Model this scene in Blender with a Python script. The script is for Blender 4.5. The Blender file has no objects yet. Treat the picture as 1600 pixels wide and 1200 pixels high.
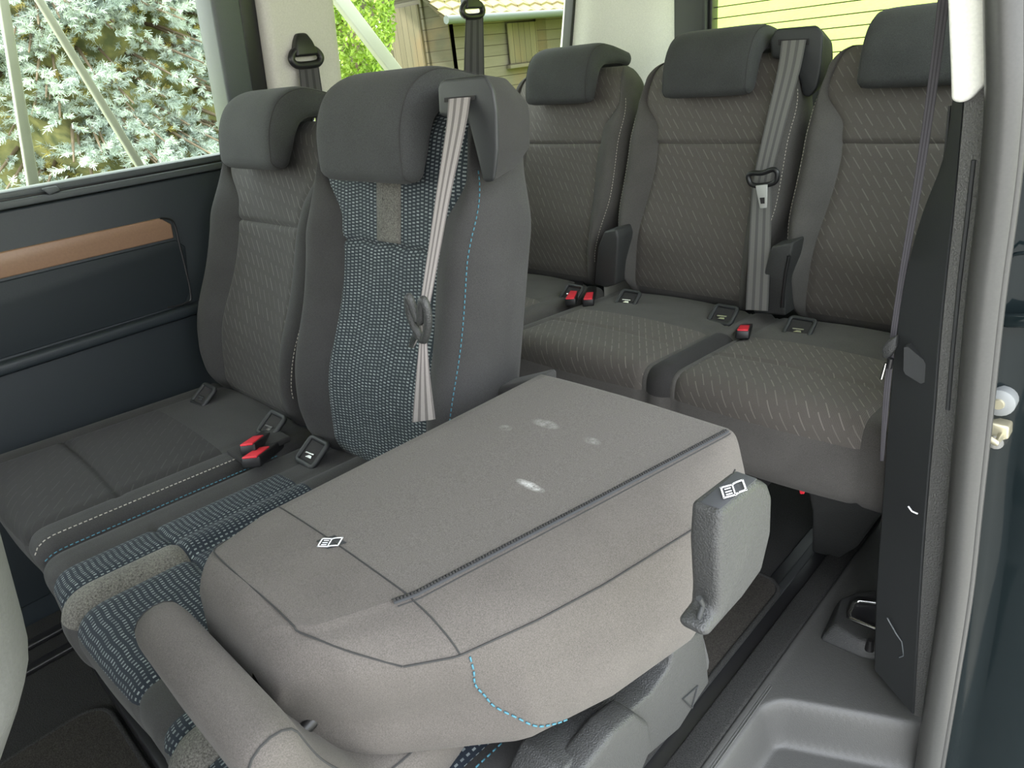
import bpy, bmesh, math, random
import numpy as np
from mathutils import Vector, Matrix
random.seed(7); RNG = np.random.default_rng(7)
S = bpy.context.scene

# ------------------------------------------------------------------ camera
F = 1094.0; CX, CY = 800.0, 600.0; EYE = np.array([0, 0, 1.02])
_vx = np.array([-1200, -374, F]); _vx = _vx/np.linalg.norm(_vx)
_vy = np.array([1200, -650, 0.]); _vy[2] = -(_vx[0]*1200+_vx[1]*-650)/_vx[2]; _vy /= np.linalg.norm(_vy)
R = np.array([-_vx, _vy, np.cross(-_vx, _vy)])          # rows: world axes seen from the lens (x right, y down, z ahead)
cam = bpy.data.cameras.new('camera'); co = bpy.data.objects.new('camera', cam); S.collection.objects.link(co); S.camera = co
cam.sensor_width = 36; cam.lens = F/1600*36; cam.clip_start = .01; cam.clip_end = 200
M = Matrix.Identity(4)
for i in range(3):
    M[i][0] = R[i][0]; M[i][1] = -R[i][1]; M[i][2] = -R[i][2]; M[i][3] = EYE[i]
co.matrix_world = M

# ------------------------------------------------------------------ light
S.view_settings.view_transform = 'Standard'; S.view_settings.look = 'None'; S.view_settings.gamma = 1
S.view_settings.exposure = 2.25
W = bpy.data.worlds.new('sky'); S.world = W; W.use_nodes = True
wn = W.node_tree.nodes; wl = W.node_tree.links
bg = wn['Background']; bg.inputs['Strength'].default_value = 1.5
tc = wn.new('ShaderNodeTexCoord'); sx = wn.new('ShaderNodeSeparateXYZ'); cr = wn.new('ShaderNodeValToRGB')
wl.new(tc.outputs['Generated'], sx.inputs[0]); wl.new(sx.outputs['Z'], cr.inputs[0]); wl.new(cr.outputs[0], bg.inputs[0])
cr.color_ramp.elements[0].position = 0; cr.color_ramp.elements[0].color = (.64, .63, .57, 1)
cr.color_ramp.elements[1].position = .35; cr.color_ramp.elements[1].color = (.88, .93, 1, 1)
sun = bpy.data.lights.new('sun', 'SUN'); sun.energy = 3.8; sun.angle = math.radians(3); sun.color = (1, .96, .86)
so = bpy.data.objects.new('sun', sun); S.collection.objects.link(so)
so.rotation_euler = Vector((-.22, -.25, .94)).to_track_quat('Z', 'Y').to_euler()

# ------------------------------------------------------------------ pixel <-> place
def ray(x, y): return R @ np.array([(x-CX)/F, (y-CY)/F, 1.0])
def onz(x, y, z): r = ray(x, y); return EYE + r*((z-1.02)/r[2])
def onx(x, y, X): r = ray(x, y); return EYE + r*(X/r[0])
def ony(x, y, Y): r = ray(x, y); return EYE + r*(Y/r[1])

# ------------------------------------------------------------------ materials
class NT:
    def __init__(s, name):
        s.m = bpy.data.materials.new(name); s.m.use_nodes = True; s.t = s.m.node_tree; s.n = s.t.nodes
        s.b = s.n['Principled BSDF']; s.out = s.n['Material Output']
    def L(s, a, b): s.t.links.new(a, b)
    def math(s, op, a, b=0.0, c=None, clamp=False):
        n = s.n.new('ShaderNodeMath'); n.operation = op; n.use_clamp = clamp
        for i, v in enumerate((a, b, c)):
            if v is None: continue
            if isinstance(v, (int, float)): n.inputs[i].default_value = v
            else: s.L(v, n.inputs[i])
        return n.outputs[0]
    def noise(s, scale, detail=2, vec=None, rough=.5):
        n = s.n.new('ShaderNodeTexNoise'); n.inputs['Scale'].default_value = scale; n.inputs['Detail'].default_value = detail
        n.inputs['Roughness'].default_value = rough
        if vec is None: vec = s.obj()
        s.L(vec, n.inputs['Vector']); return n.outputs['Fac']
    def obj(s):
        if not hasattr(s, '_o'): s._o = s.n.new('ShaderNodeTexCoord')
        return s._o.outputs['Object']
    def uv(s):
        s.obj(); sp = s.n.new('ShaderNodeSeparateXYZ'); s.L(s._o.outputs['UV'], sp.inputs[0]); return sp.outputs[0], sp.outputs[1]
    def mix(s, f, a, b):
        n = s.n.new('ShaderNodeMix'); n.data_type = 'RGBA'
        if isinstance(f, (int, float)): n.inputs[0].default_value = f
        else: s.L(f, n.inputs[0])
        for k, v in ((6, a), (7, b)):
            if isinstance(v, tuple): n.inputs[k].default_value = (*v, 1)
            else: s.L(v, n.inputs[k])
        return n.outputs[2]
    def bump(s, h, strength=.5, dist=.001, prev=None):
        n = s.n.new('ShaderNodeBump'); n.inputs['Strength'].default_value = strength; n.inputs['Distance'].default_value = dist
        s.L(h, n.inputs['Height'])
        if prev is not None: s.L(prev, n.inputs['Normal'])
        return n.outputs[0]
    def base(s, c):
        if isinstance(c, tuple): s.b.inputs['Base Color'].default_value = (*c, 1)
        else: s.L(c, s.b.inputs['Base Color'])
    def set(s, rough=.8, metal=0, spec=.5, sheen=0):
        s.b.inputs['Roughness'].default_value = rough; s.b.inputs['Metallic'].default_value = metal
        s.b.inputs['Specular IOR Level'].default_value = spec; s.b.inputs['Sheen Weight'].default_value = sheen
        s.b.inputs['Sheen Roughness'].default_value = .5
        return s

def fabric(name, c, var=.35, sheen=.06, grain=900):
    t = NT(name); f = t.noise(grain, 3, rough=.8); g = t.noise(14, 2)
    f2 = t.math('ADD', t.math('MULTIPLY', f, .8), t.math('MULTIPLY', g, .2))
    lo = tuple(x*(1-var) for x in c); hi = tuple(x*(1+var) for x in c)
    rp = t.math('MULTIPLY', t.math('SUBTRACT', f2, .33), 3.0, clamp=True)
    t.base(t.mix(rp, lo, hi)); t.set(.95, sheen=sheen, spec=.2)
    t.L(t.bump(f, .35, .0006), t.b.inputs['Normal']); return t.m

def fabric_dash(name, base=(.028, .036, .042), hi=(.33, .36, .36), px=.0096, py=.0052, wave=.0016, fx=.60, fy=.42):
    t = NT(name); u, v = t.uv()
    # columns of short pale dashes whose rows step up and down
    col = t.math('FLOOR', t.math('DIVIDE', u, px))
    step = t.math('MULTIPLY', t.math('PINGPONG', t.math('MULTIPLY', col, 1.0), 4.0), wave)
    v2 = t.math('ADD', v, step)
    fu = t.math('FRACT', t.math('DIVIDE', u, px)); fv = t.math('FRACT', t.math('DIVIDE', v2, py))
    a = t.math('LESS_THAN', fu, fx); b = t.math('LESS_THAN', fv, fy)
    d = t.math('MULTIPLY', a, b)
    row = t.math('FLOOR', t.math('DIVIDE', v2, py))
    h = t.math('FRACT', t.math('MULTIPLY', t.math('SINE', t.math('ADD', t.math('MULTIPLY', col, 12.9898), t.math('MULTIPLY', row, 78.233))), 43758.5))
    amp = t.math('ADD', .45, t.math('MULTIPLY', h, .55))
    d = t.math('MULTIPLY', d, amp)
    g = t.noise(1200, 2); bb = t.mix(g, tuple(x*.55 for x in base), tuple(x*1.5 for x in base))
    t.base(t.mix(d, bb, hi)); t.set(.85, sheen=.05, spec=.25)
    big = t.math('PINGPONG', t.math('DIVIDE', v2, .021), .5)
    hh = t.math('ADD', t.math('MULTIPLY', d, .5), t.math('MULTIPLY', big, 1.6))
    t.L(t.bump(hh, .5, .0012), t.b.inputs['Normal']); return t.m

def fabric_relief(name, base=(.108, .098, .089), hi=(.18, .168, .154), ang=38, p=.0150, Ln=.042, bumpd=.0065, sgn=1):
    t = NT(name); u, v = t.uv(); ca, sa = math.cos(math.radians(ang)), math.sin(math.radians(ang))*sgn
    b = t.math('ADD', t.math('MULTIPLY', u, ca), t.math('MULTIPLY', v, sa))
    a = t.math('SUBTRACT', t.math('MULTIPLY', v, ca), t.math('MULTIPLY', u, sa))
    row = t.math('FLOOR', t.math('DIVIDE', b, p)); fb = t.math('FRACT', t.math('DIVIDE', b, p))
    a2 = t.math('ADD', t.math('DIVIDE', a, Ln), t.math('MULTIPLY', row, .37)); fa = t.math('FRACT', a2)
    line = t.math('MULTIPLY', t.math('LESS_THAN', fb, .14), t.math('LESS_THAN', fa, .72))
    cell = t.math('FLOOR', a2)
    h = t.math('FRACT', t.math('MULTIPLY', t.math('SINE', t.math('ADD', t.math('MULTIPLY', row, 12.9898), t.math('MULTIPLY', cell, 78.233))), 43758.5))
    line = t.math('MULTIPLY', line, t.math('ADD', .25, t.math('MULTIPLY', h, .6)))
    # fine rib of the weave
    rib = t.math('PINGPONG', t.math('DIVIDE', u, .0026), .5)
    g = t.noise(1000, 2)
    bb = t.mix(t.math('ADD', t.math('MULTIPLY', g, .6), t.math('MULTIPLY', rib, .7)), tuple(x*.6 for x in base), tuple(x*1.35 for x in base))
    t.base(t.mix(line, bb, hi)); t.set(.85, sheen=.06, spec=.25)
    relief = t.math('SUBTRACT', 1.0, fb)
    n1 = t.bump(relief, .6, bumpd); n2 = t.bump(rib, .3, .0006, n1)
    t.L(n2, t.b.inputs['Normal']); return t.m

def plastic(name, c, rough=.5, grain=500, bump=.25, dist=.0005, spec=.5):
    t = NT(name); f = t.noise(grain, 3); t.base(t.mix(f, tuple(x*.85 for x in c), tuple(x*1.15 for x in c))); t.set(rough, spec=spec)
    t.L(t.bump(f, bump, dist), t.b.inputs['Normal']); return t.m
def carpet(name, c):
    t = NT(name); f = t.noise(450, 4, rough=.8); t.base(t.mix(t.math('MULTIPLY', t.math('SUBTRACT', f, .3), 2.5, clamp=True), tuple(x*.35 for x in c), tuple(x*1.8 for x in c))); t.set(.98, spec=.1)
    t.L(t.bump(f, .9, .004), t.b.inputs['Normal']); return t.m
def simple(name, c, rough=.5, metal=0, spec=.5):
    t = NT(name); f = t.noise(60, 2); t.base(t.mix(f, tuple(x*.93 for x in c), tuple(min(1, x*1.07) for x in c))); t.set(rough, metal, spec); return t.m

def webbing_mat(name, lo, hi):
    t = NT(name); u, v = t.uv()     # u runs 0..1 across the strap
    s = t.math('LESS_THAN', t.math('PINGPONG', t.math('MULTIPLY', u, 3.0), .5), .2)
    w = t.noise(900, 2)
    t.base(t.mix(t.math('MULTIPLY', s, .75), t.mix(w, tuple(x*.85 for x in hi), tuple(x*1.1 for x in hi)), lo)); t.set(.75, spec=.3)
    r = t.math('PINGPONG', t.math('DIVIDE', v, .0016), .5); t.L(t.bump(r, .4, .0004), t.b.inputs['Normal']); return t.m

MT = {}
MT['plain'] = fabric('plain_fabric', (.078, .074, .070))
MT['head'] = fabric('headrest_fabric', (.046, .048, .048), grain=700)
MT['backing'] = fabric('backing_fabric', (.096, .087, .080))
MT['dash'] = fabric_dash('dashed_fabric', base=(.020, .027, .033), hi=(.26, .29, .29))
MT['dash_seat'] = fabric_dash('dashed_fabric_seat', base=(.013, .018, .026), hi=(.22, .25, .25), px=.0058, py=.0078, wave=.0004, fx=.36, fy=.50)
MT['relief'] = fabric_relief('relief_fabric')  # rear-row tone, raised to make up for weaker light back there
MT['relief_shaded'] = fabric_relief('relief_fabric_shaded', base=(.050, .047, .044), hi=(.13, .125, .115))  # middle-row copy of the relief, darkened to offset stronger light there
MT['plain_shaded'] = fabric('plain_fabric_shaded', (.044, .0435, .043))  # middle-row copy of the plain fabric, darker to even light between rows
MT['relief_seat'] = fabric_relief('relief_fabric_seat', hi=(.2, .18, .165), ang=35, p=.0145, Ln=.042, sgn=-1)
MT['relief_seat_shaded'] = fabric_relief('relief_fabric_seat_shaded', base=(.022, .021, .021), hi=(.045, .043, .042), ang=50, p=.015, Ln=.045, sgn=-1)  # middle-row cushion relief, its tone darkened to offset stronger light
def smudged():
    t = NT('back_panel_fabric'); f = t.noise(900, 3, rough=.8); rp = t.math('MULTIPLY', t.math('SUBTRACT', f, .33), 3.0, clamp=True)
    c = t.mix(rp, (.068, .062, .057), (.138, .127, .118)); sp = t.n.new('ShaderNodeSeparateXYZ'); t.L(t.obj(), sp.inputs[0]); nz = t.math('MULTIPLY', t.math('SUBTRACT', t.noise(120, 5, rough=.8), .36), 2.2, clamp=True); tot = None
    for (px_, py_, rx, ry, st) in ((828, 757, .020, .006, .9), (852, 662, .022, .009, .35), (925, 688, .012, .007, .3), (790, 668, .010, .007, .25)):
        p = onz(px_, py_, .635)-np.array((-.66, .3, 0))
        dx = t.math('DIVIDE', t.math('SUBTRACT', sp.outputs[0], float(p[0])), rx); dy = t.math('DIVIDE', t.math('SUBTRACT', sp.outputs[1], float(p[1])), ry)
        m_ = t.math('SUBTRACT', 1.0, t.math('ADD', t.math('MULTIPLY', dx, dx), t.math('MULTIPLY', dy, dy)), clamp=True)
        m_ = t.math('MULTIPLY', t.math('MULTIPLY', m_, t.math('MULTIPLY', nz, 1.6)), st); tot = m_ if tot is None else t.math('ADD', tot, m_, clamp=True)
    t.base(t.mix(tot, c, (.55, .55, .54))); t.set(.95, sheen=.06, spec=.2); t.L(t.bump(f, .35, .0006), t.b.inputs['Normal']); return t.m
MT['back_panel'] = smudged()
MT['velcro'] = fabric('melange_fabric', (.115, .110, .098), var=.75, grain=420)
MT['strip'] = fabric('dark_strip_fabric', (.03, .029, .029))
MT['black'] = plastic('black_plastic', (.012, .012, .013), .38)
MT['dark'] = plastic('dark_trim_plastic', (.024, .026, .027), .55)
MT['panel'] = plastic('door_panel_plastic', (.020, .027, .032), .5)
MT['sill'] = plastic('sill_plastic', (.075, .085, .09), .45)
MT['pocket'] = plastic('pocket_plastic', (.012, .018, .022), .6)
MT['grey'] = plastic('grained_grey_plastic', (.036, .037, .037), .42, 650, .9, .0012)
MT['strip_grey'] = plastic('grained_strip_plastic', (.10, .10, .096), .45, 420, 1, .002)
MT['floor_grey'] = plastic('sill_step_plastic', (.062, .062, .060), .5, 500, .6, .0008)
MT['beige'] = plastic('pale_pillar_trim', (.58, .56, .52), .7, 300, .1)
MT['white'] = plastic('white_pillar_trim', (.78, .78, .72), .7, 300, .1)
MT['shell'] = plastic('seat_shell_grey', (.115, .115, .115), .5, 300, .4, .0008)
MT['bronze'] = plastic('bronze_trim', (.28, .17, .11), .38, 200, .05)
MT['rubber'] = plastic('rubber', (.052, .052, .049), .33, 300, .1)
MT['paint'] = simple('glossy_black_paint', (.006, .010, .011), .08)
MT['paint'].node_tree.nodes['Principled BSDF'].inputs['Specular IOR Level'].default_value = .2
MT['steel'] = simple('brushed_steel', (.52, .53, .51), .4, .25)
MT['chrome'] = simple('bright_metal', (.75, .75, .73), .22, 1)
MT['zinc'] = simple('zinc_metal', (.42, .39, .28), .35, .6)
MT['pad'] = simple('rubber_stop_grey', (.20, .21, .21), .4)
MT['red'] = simple('red_button', (.75, .03, .05), .4)
MT['teal'] = simple('teal_thread', (.055, .18, .24), .8)
MT['cream'] = simple('cream_thread', (.42, .39, .34), .8)
MT['thread'] = simple('dark_thread', (.03, .03, .03), .9)
MT['symbol'] = simple('pale_symbol', (.72, .72, .74), .6)
MT['label'] = simple('dark_label', (.028, .03, .034), .6)
MT['carpet'] = carpet('dark_carpet', (.038, .038, .037))
MT['mat'] = carpet('brown_grey_mat', (.05, .046, .041))
MT['web_light'] = webbing_mat('light_webbing', (.09, .08, .08), (.30, .275, .265))
MT['web_mid'] = webbing_mat('mid_webbing', (.07, .07, .07), (.15, .145, .14))
MT['web_dark'] = webbing_mat('dark_webbing', (.03, .03, .035), (.075, .07, .078))

def glass_mat():
    t = NT('window_glass'); n = t.n; n.remove(t.b)
    tr = n.new('ShaderNodeBsdfTransparent'); tr.inputs[0].default_value = (.93, .97, .93, 1)
    gl = n.new('ShaderNodeBsdfGlossy'); gl.inputs['Roughness'].default_value = .02
    lw = n.new('ShaderNodeLayerWeight'); lw.inputs[0].default_value = .5; fr = n.new('ShaderNodeMath'); fr.operation = 'POWER'; fr.inputs[1].default_value = 5; t.L(lw.outputs['Facing'], fr.inputs[0])
    mx = n.new('ShaderNodeMixShader'); t.L(fr.outputs[0], mx.inputs[0]); t.L(tr.outputs[0], mx.inputs[1]); t.L(gl.outputs[0], mx.inputs[2]); t.L(mx.outputs[0], t.out.inputs[0])
    return t.m
MT['glass'] = glass_mat()

# ------------------------------------------------------------------ object helpers
def link(o, parent=None):
    S.collection.objects.link(o)
    if parent is not None: o.parent = parent
    return o
def wloc(p):
    v = Vector((0, 0, 0))
    while p is not None: v += p.location; p = p.parent
    return v
def mk(name, V, Fc, mat, parent=None, uv=None, smooth=True, origin=None, sharp=None, mats=None, fm=None):
    V = np.asarray(V, float)
    if parent is not None: off = np.array(wloc(parent)); loc = np.zeros(3)
    else:
        off = np.array(origin) if origin is not None else np.array([V[:, 0].mean(), V[:, 1].mean(), V[:, 2].min()]); loc = off
    me = bpy.data.meshes.new(name); me.from_pydata([tuple(v) for v in (V-off)], [], [tuple(f) for f in Fc])
    for m_ in (mats or [mat]): me.materials.append(MT[m_] if isinstance(m_, str) else m_)
    if fm is not None:
        for p, k in zip(me.polygons, fm): p.material_index = k
    if uv is not None:
        l = me.uv_layers.new(name='UVMap')
        for lp in me.loops: l.data[lp.index].uv = uv[lp.vertex_index]
    if smooth:
        for p in me.polygons: p.use_smooth = True
        if sharp: me.set_sharp_from_angle(angle=math.radians(sharp))
    o = bpy.data.objects.new(name, me); o.location = loc; link(o, parent); return o
def frombm(name, bm, mat, parent=None, smooth=True, sharp=40, origin=None):
    bmesh.ops.recalc_face_normals(bm, faces=bm.faces)
    bm.verts.index_update(); V = [v.co[:] for v in bm.verts]; Fc = [[v.index for v in f.verts] for f in bm.faces]; bm.free()
    return mk(name, V, Fc, mat, parent, smooth=smooth, sharp=sharp, origin=origin)
def thing(name, label, cat, loc, group=None):
    o = bpy.data.objects.new(name, None); o.location = loc; o.empty_display_size = .1; link(o); return tag(o, label, cat, group)
def tag(o, label, cat, group=None, kind=None):
    o['label'] = label; o['category'] = cat
    if group: o['group'] = group
    if kind: o['kind'] = kind
    return o
def struct(o): o['kind'] = 'structure'; return o
def bm_box(bm, lo, hi, bev=0, seg=3, rot=None, ctr=None):
    lo = Vector(lo); hi = Vector(hi); c = (lo+hi)/2; s = hi-lo
    r = bmesh.ops.create_cube(bm, size=1); vs = r['verts']
    for v in vs: v.co = Vector((v.co.x*s.x, v.co.y*s.y, v.co.z*s.z))
    if bev: 
        es = list({e for v in vs for e in v.link_edges}); g = bmesh.ops.bevel(bm, geom=es, offset=min(bev, min(s)*.49), segments=seg, profile=.5, affect='EDGES')
        vs = list({v for f in g['faces'] for v in f.verts} | {v for v in vs if v.is_valid})
        # collect all verts of this island
        isl = set(vs); st = list(vs)
        while st:
            v = st.pop()
            for e in v.link_edges:
                w = e.other_vert(v)
                if w not in isl: isl.add(w); st.append(w)
        vs = list(isl)
    mt = (rot.to_4x4() if rot is not None else Matrix.Identity(4)); mt.translation = c
    for v in vs: v.co = mt @ v.co
    return vs
def box(name, lo, hi, mat, parent=None, bev=0, seg=3, rot=None, origin=None):
    bm = bmesh.new(); bm_box(bm, lo, hi, bev, seg, rot); return frombm(name, bm, mat, parent, origin=origin)
def prism(name, A, B, mat, parent=None, bev=0, seg=3, origin=None):
    """solid between polygon A and polygon B (lists of 3D points, same count)"""
    bm = bmesh.new(); a = [bm.verts.new(p) for p in A]; b = [bm.verts.new(p) for p in B]; n = len(a)
    bm.faces.new(a); bm.faces.new(b[::-1])
    for i in range(n): bm.faces.new((a[i], b[i], b[(i+1) % n], a[(i+1) % n]))
    bmesh.ops.recalc_face_normals(bm, faces=bm.faces)
    if bev: bmesh.ops.bevel(bm, geom=list(bm.edges), offset=bev, segments=seg, profile=.5, affect='EDGES', clamp_overlap=True)
    return frombm(name, bm, mat, parent, origin=origin)
def smooth_path(P, n=60, closed=False):
    P = [np.array(p, float) for p in P]; out = []; m = len(P); segs = m if closed else m-1; k = max(2, n//segs)
    for i in range(segs):
        if closed: p0, p1, p2, p3 = P[i-1], P[i], P[(i+1) % m], P[(i+2) % m]
        else: p0, p1, p2, p3 = P[max(i-1, 0)], P[i], P[i+1], P[min(i+2, m-1)]
        for j in range(k):
            t = j/k; out.append(.5*((2*p1)+(-p0+p2)*t+(2*p0-5*p1+4*p2-p3)*t*t+(-p0+3*p1-3*p2+p3)*t**3))
    if not closed: out.append(P[-1])
    return out
def tubegeo(P, r, n=8, closed=False, flat=1.0):
    P = [np.array(p, float) for p in P]; V = []; Fc = []; m = len(P); up = np.array([0, 0, 1.])
    rr = r if hasattr(r, '__len__') else [r]*m
    s = None
    for i, p in enumerate(P):
        a = P[(i-1) % m] if (closed or i > 0) else p; b = P[(i+1) % m] if (closed or i < m-1) else p
        d = b-a; d /= (np.linalg.norm(d)+1e-9)
        if s is None:
            s = np.cross(d, up)
            if np.linalg.norm(s) < .3: s = np.cross(d, np.array([0, 1., 0]))
        else: s = s-d*np.dot(s, d)
        s = s/(np.linalg.norm(s)+1e-9); q = np.cross(s, d)
        for k in range(n):
            t = 2*math.pi*k/n; V.append(p+rr[i]*(s*math.cos(t)+q*math.sin(t)*flat))
    for i in range(m if closed else m-1):
        for k in range(n):
            j = (i+1) % m; Fc.append((i*n+k, i*n+(k+1) % n, j*n+(k+1) % n, j*n+k))
    if not closed: Fc.append(tuple(range(n))[::-1]); Fc.append(tuple((m-1)*n+k for k in range(n)))
    return V, Fc
def tube(name, P, r, mat, parent=None, n=8, closed=False, flat=1.0, origin=None):
    V, Fc = tubegeo(P, r, n, closed, flat); return mk(name, V, Fc, mat, parent, sharp=50, origin=origin)
def dashes(name, P, mat, parent, dash=.0045, gap=.003, r=.0009):
    P = [np.array(p, float) for p in P]; d = np.r_[0, np.cumsum([np.linalg.norm(P[i+1]-P[i]) for i in range(len(P)-1)])]; A = np.array(P)
    at = lambda s: np.array([np.interp(s, d, A[:, k]) for k in range(3)])
    V = []; Fc = []; s = 0
    while s+dash < d[-1]:
        v, f = tubegeo([at(s), at(s+dash*.5), at(s+dash)], r, 5); o = len(V); V += v; Fc += [tuple(i+o for i in q) for q in f]; s += dash+gap
    return mk(name, V, Fc, mat, parent)
def ribbon(name, prs, mat, parent=None, th=.0014, n=40, origin=None):
    """strap from pairs of (left,right) 3D points"""
    Lp = smooth_path([p[0] for p in prs], n); Rp = smooth_path([p[1] for p in prs], n); m = len(Lp); V = []; uv = []; Fc = []; d = 0; K = 6
    for i in range(m):
        if i: d += np.linalg.norm((Lp[i]+Rp[i])/2-(Lp[i-1]+Rp[i-1])/2)
        a = Lp[min(i+1, m-1)]-Lp[max(i-1, 0)]; nn = np.cross(Rp[i]-Lp[i], a); nn /= np.linalg.norm(nn)+1e-9
        for s in (1, -1):
            for k in range(K+1):
                V.append(Lp[i]+(Rp[i]-Lp[i])*k/K+nn*th*.5*s*(1-.6*abs(2*k/K-1)**4)); uv.append((k/K, d))
    w = 2*(K+1); loop = list(range(K+1))+[K+1+k for k in range(K, -1, -1)]
    for i in range(m-1):
        for j in range(w):
            a, b = loop[j], loop[(j+1) % w]; Fc.append((i*w+a, i*w+b, (i+1)*w+b, (i+1)*w+a))
    Fc.append(tuple(loop[::-1])); Fc.append(tuple((m-1)*w+k for k in loop))
    return mk(name, V, Fc, mat, parent, uv, sharp=60, origin=origin)
def split_mesh(base, V, uv, Fc, tags, spec, parent):
    """one object per tag; spec: tag -> (name, material). The first, 'base', becomes the parent of the others"""
    out = {}
    for tg in spec:
        fs = [f for f, k in zip(Fc, tags) if k == tg]
        if not fs: continue
        ids = sorted({i for f in fs for i in f}); mp = {j: i for i, j in enumerate(ids)}
        p = parent if tg == base else out[base]
        out[tg] = mk(spec[tg][0], np.array([V[i] for i in ids]), [[mp[i] for i in f] for f in fs], spec[tg][1], p, [uv[i] for i in ids], sharp=75)
    return out

def lean_in(o, k=.21, z0=.885):
    for v in o.data.vertices:
        z = v.co.z+o.location.z
        if z > z0: v.co.x += k*(z-z0)
    return o

# ------------------------------------------------------------------ seat parts
class Frame:
    def __init__(s, o, v, w, x=(1, 0, 0)): s.o = np.array(o, float); s.v = np.array(v, float); s.w = np.array(w, float); s.x = np.array(x, float)
    def __call__(s, x, v, w): return s.o+s.x*x+s.v*v+s.w*w
def lean(cx, y, z, deg): a = math.radians(deg); return Frame((cx, y, z), (0, math.sin(a), math.cos(a)), (0, -math.cos(a), math.sin(a)))
ip = lambda x, xs, ys: float(np.interp(x, xs, ys))
def sip(x, xs, ys):     # smooth interpolation
    for i in range(len(xs)-1):
        if x <= xs[i+1]:
            t = max(0, (x-xs[i])/(xs[i+1]-xs[i])); t = t*t*(3-2*t); return ys[i]+(ys[i+1]-ys[i])*t
    return ys[-1]
NI, NB = 14, 14
def backrest(parent, fr, ins_mat, thread, H=.60, hw=.225, iw=.125, T=.10, seam=.39, sides=(1, -1), stitch_sides=(1, -1), topw=.165, plainmat='plain', puff=.034, pinch=0):
    V = []; uv = []; Fc = []; tags = []; vs = list(np.arange(0, H+1e-6, .006)); rows = []
    def Wf(v): return sip(v, [0, .06, .20+pinch*2, .43, .545, H], [hw-.018-pinch, hw-.004-pinch, hw, hw-.002, topw+.006, topw-.008])
    def Ub(v): return min(sip(v, [0, .12, .36, .42, .50, H], [iw+.012, iw+.012, iw-.004, iw+.004, topw-.006, topw-.02]), Wf(v)-.012)
    def w0(v): return .016*math.exp(-((v-.16)/.09)**2)+.006*math.exp(-((v-.5)/.08)**2)
    def loop(v):
        out = []; Wd = Wf(v); ub = Ub(v); base = w0(v)
        rt, rb = .055, .05
        k = 1.0
        if v > H-rt: k = math.sqrt(max(0, 1-((v-(H-rt))/rt)**2))
        if v < rb: k = math.sqrt(max(0, 1-((rb-v)/rb)**2))
        mid = -T*.5
        Wd2 = Wd-(1-k)*.03; ub2 = min(ub, Wd2-.008)-(1-k)*.01
        bf = puff*sip(v, [0, .1, .38, .5, H], [.35, 1, 1, .25, 0])
        pts = []
        g = -.007*math.exp(-((v-seam)/.0045)**2)
        for i in range(NI+1):
            s = i/NI; x = ub2*s; w = base+g+.006*(s**3)*bf/.034-.004*math.exp(-((1-s)/.04)**2); pts.append((x, w, 0))
        for i in range(1, NB+1):
            s = i/NB; x = ub2+(Wd2-ub2)*(1-(1-s)**1.25)
            w = base+.002+bf*math.sin(min(1, s/.55)*math.pi/2)*(1 if s < .55 else 1)-(0 if s < .45 else (.045+bf*.3)*((s-.45)/.55)**2.6)
            pts.append((x, w, 1))
        wl_ = pts[-1][1]
        for s in (.33, .66): pts.append((Wd2-.002*s, wl_+(-T+.02-wl_)*s, 1))
        for s in (0, .35, .7, 1): a = s*math.pi/2; pts.append((Wd2-.002-.025*(1-math.cos(a)), -T+.02-.02*math.sin(a), 1))
        for s in (.66, .33, 0): pts.append(((Wd2-.027)*s, -T, 1))
        return [(x, mid+(w-mid)*k, t) for x, w, t in pts]
    L0 = loop(.3); n1 = len(L0); n = 2*n1-2
    stit = {1: [], -1: []}
    for v in vs:
        L = loop(v)
        full = L+[(-x, w, t) for x, w, t in L[-2:0:-1]]
        for x, w, t in full: V.append(fr(x, v, w)); uv.append((x+parent.location.x*0, v))
        for s in (1, -1):
            if .07 < v < .515: x, w, t = L[NI+int(NB*.80)]; stit[s].append(fr(s*x, v, w+.0006))
    tgl = [0 if i < NI else 1 for i in range(n1-1)]; tgl = tgl+tgl[::-1]
    for r in range(len(vs)-1):
        for i in range(n):
            j = (i+1) % n; Fc.append((r*n+i, (r+1)*n+i, (r+1)*n+j, r*n+j)); tags.append('i' if tgl[i] == 0 and .02 < vs[r] else 'b')
    for r in (0, len(vs)-1):
        c = np.mean(np.array(V[r*n:(r+1)*n]), axis=0); ci = len(V); V.append(c); uv.append((0, vs[r]))
        for i in range(n):
            j = (i+1) % n; Fc.append((r*n+i, r*n+j, ci) if r == 0 else (r*n+j, r*n+i, ci)); tags.append('b')
    ob = split_mesh('b', V, uv, Fc, tags, {'b': ('backrest', plainmat), 'i': ('centre_panel', ins_mat)}, parent)
    for s in stitch_sides:
        st = dashes('stitching', stit[s], thread, ob['b']); st['label'] = ('teal' if thread == 'teal' else 'cream')+' dashed stitching'
    ob['front'] = lambda x, v, lift=0: fr(x, v, w0(v)+lift)
    return ob

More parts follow.
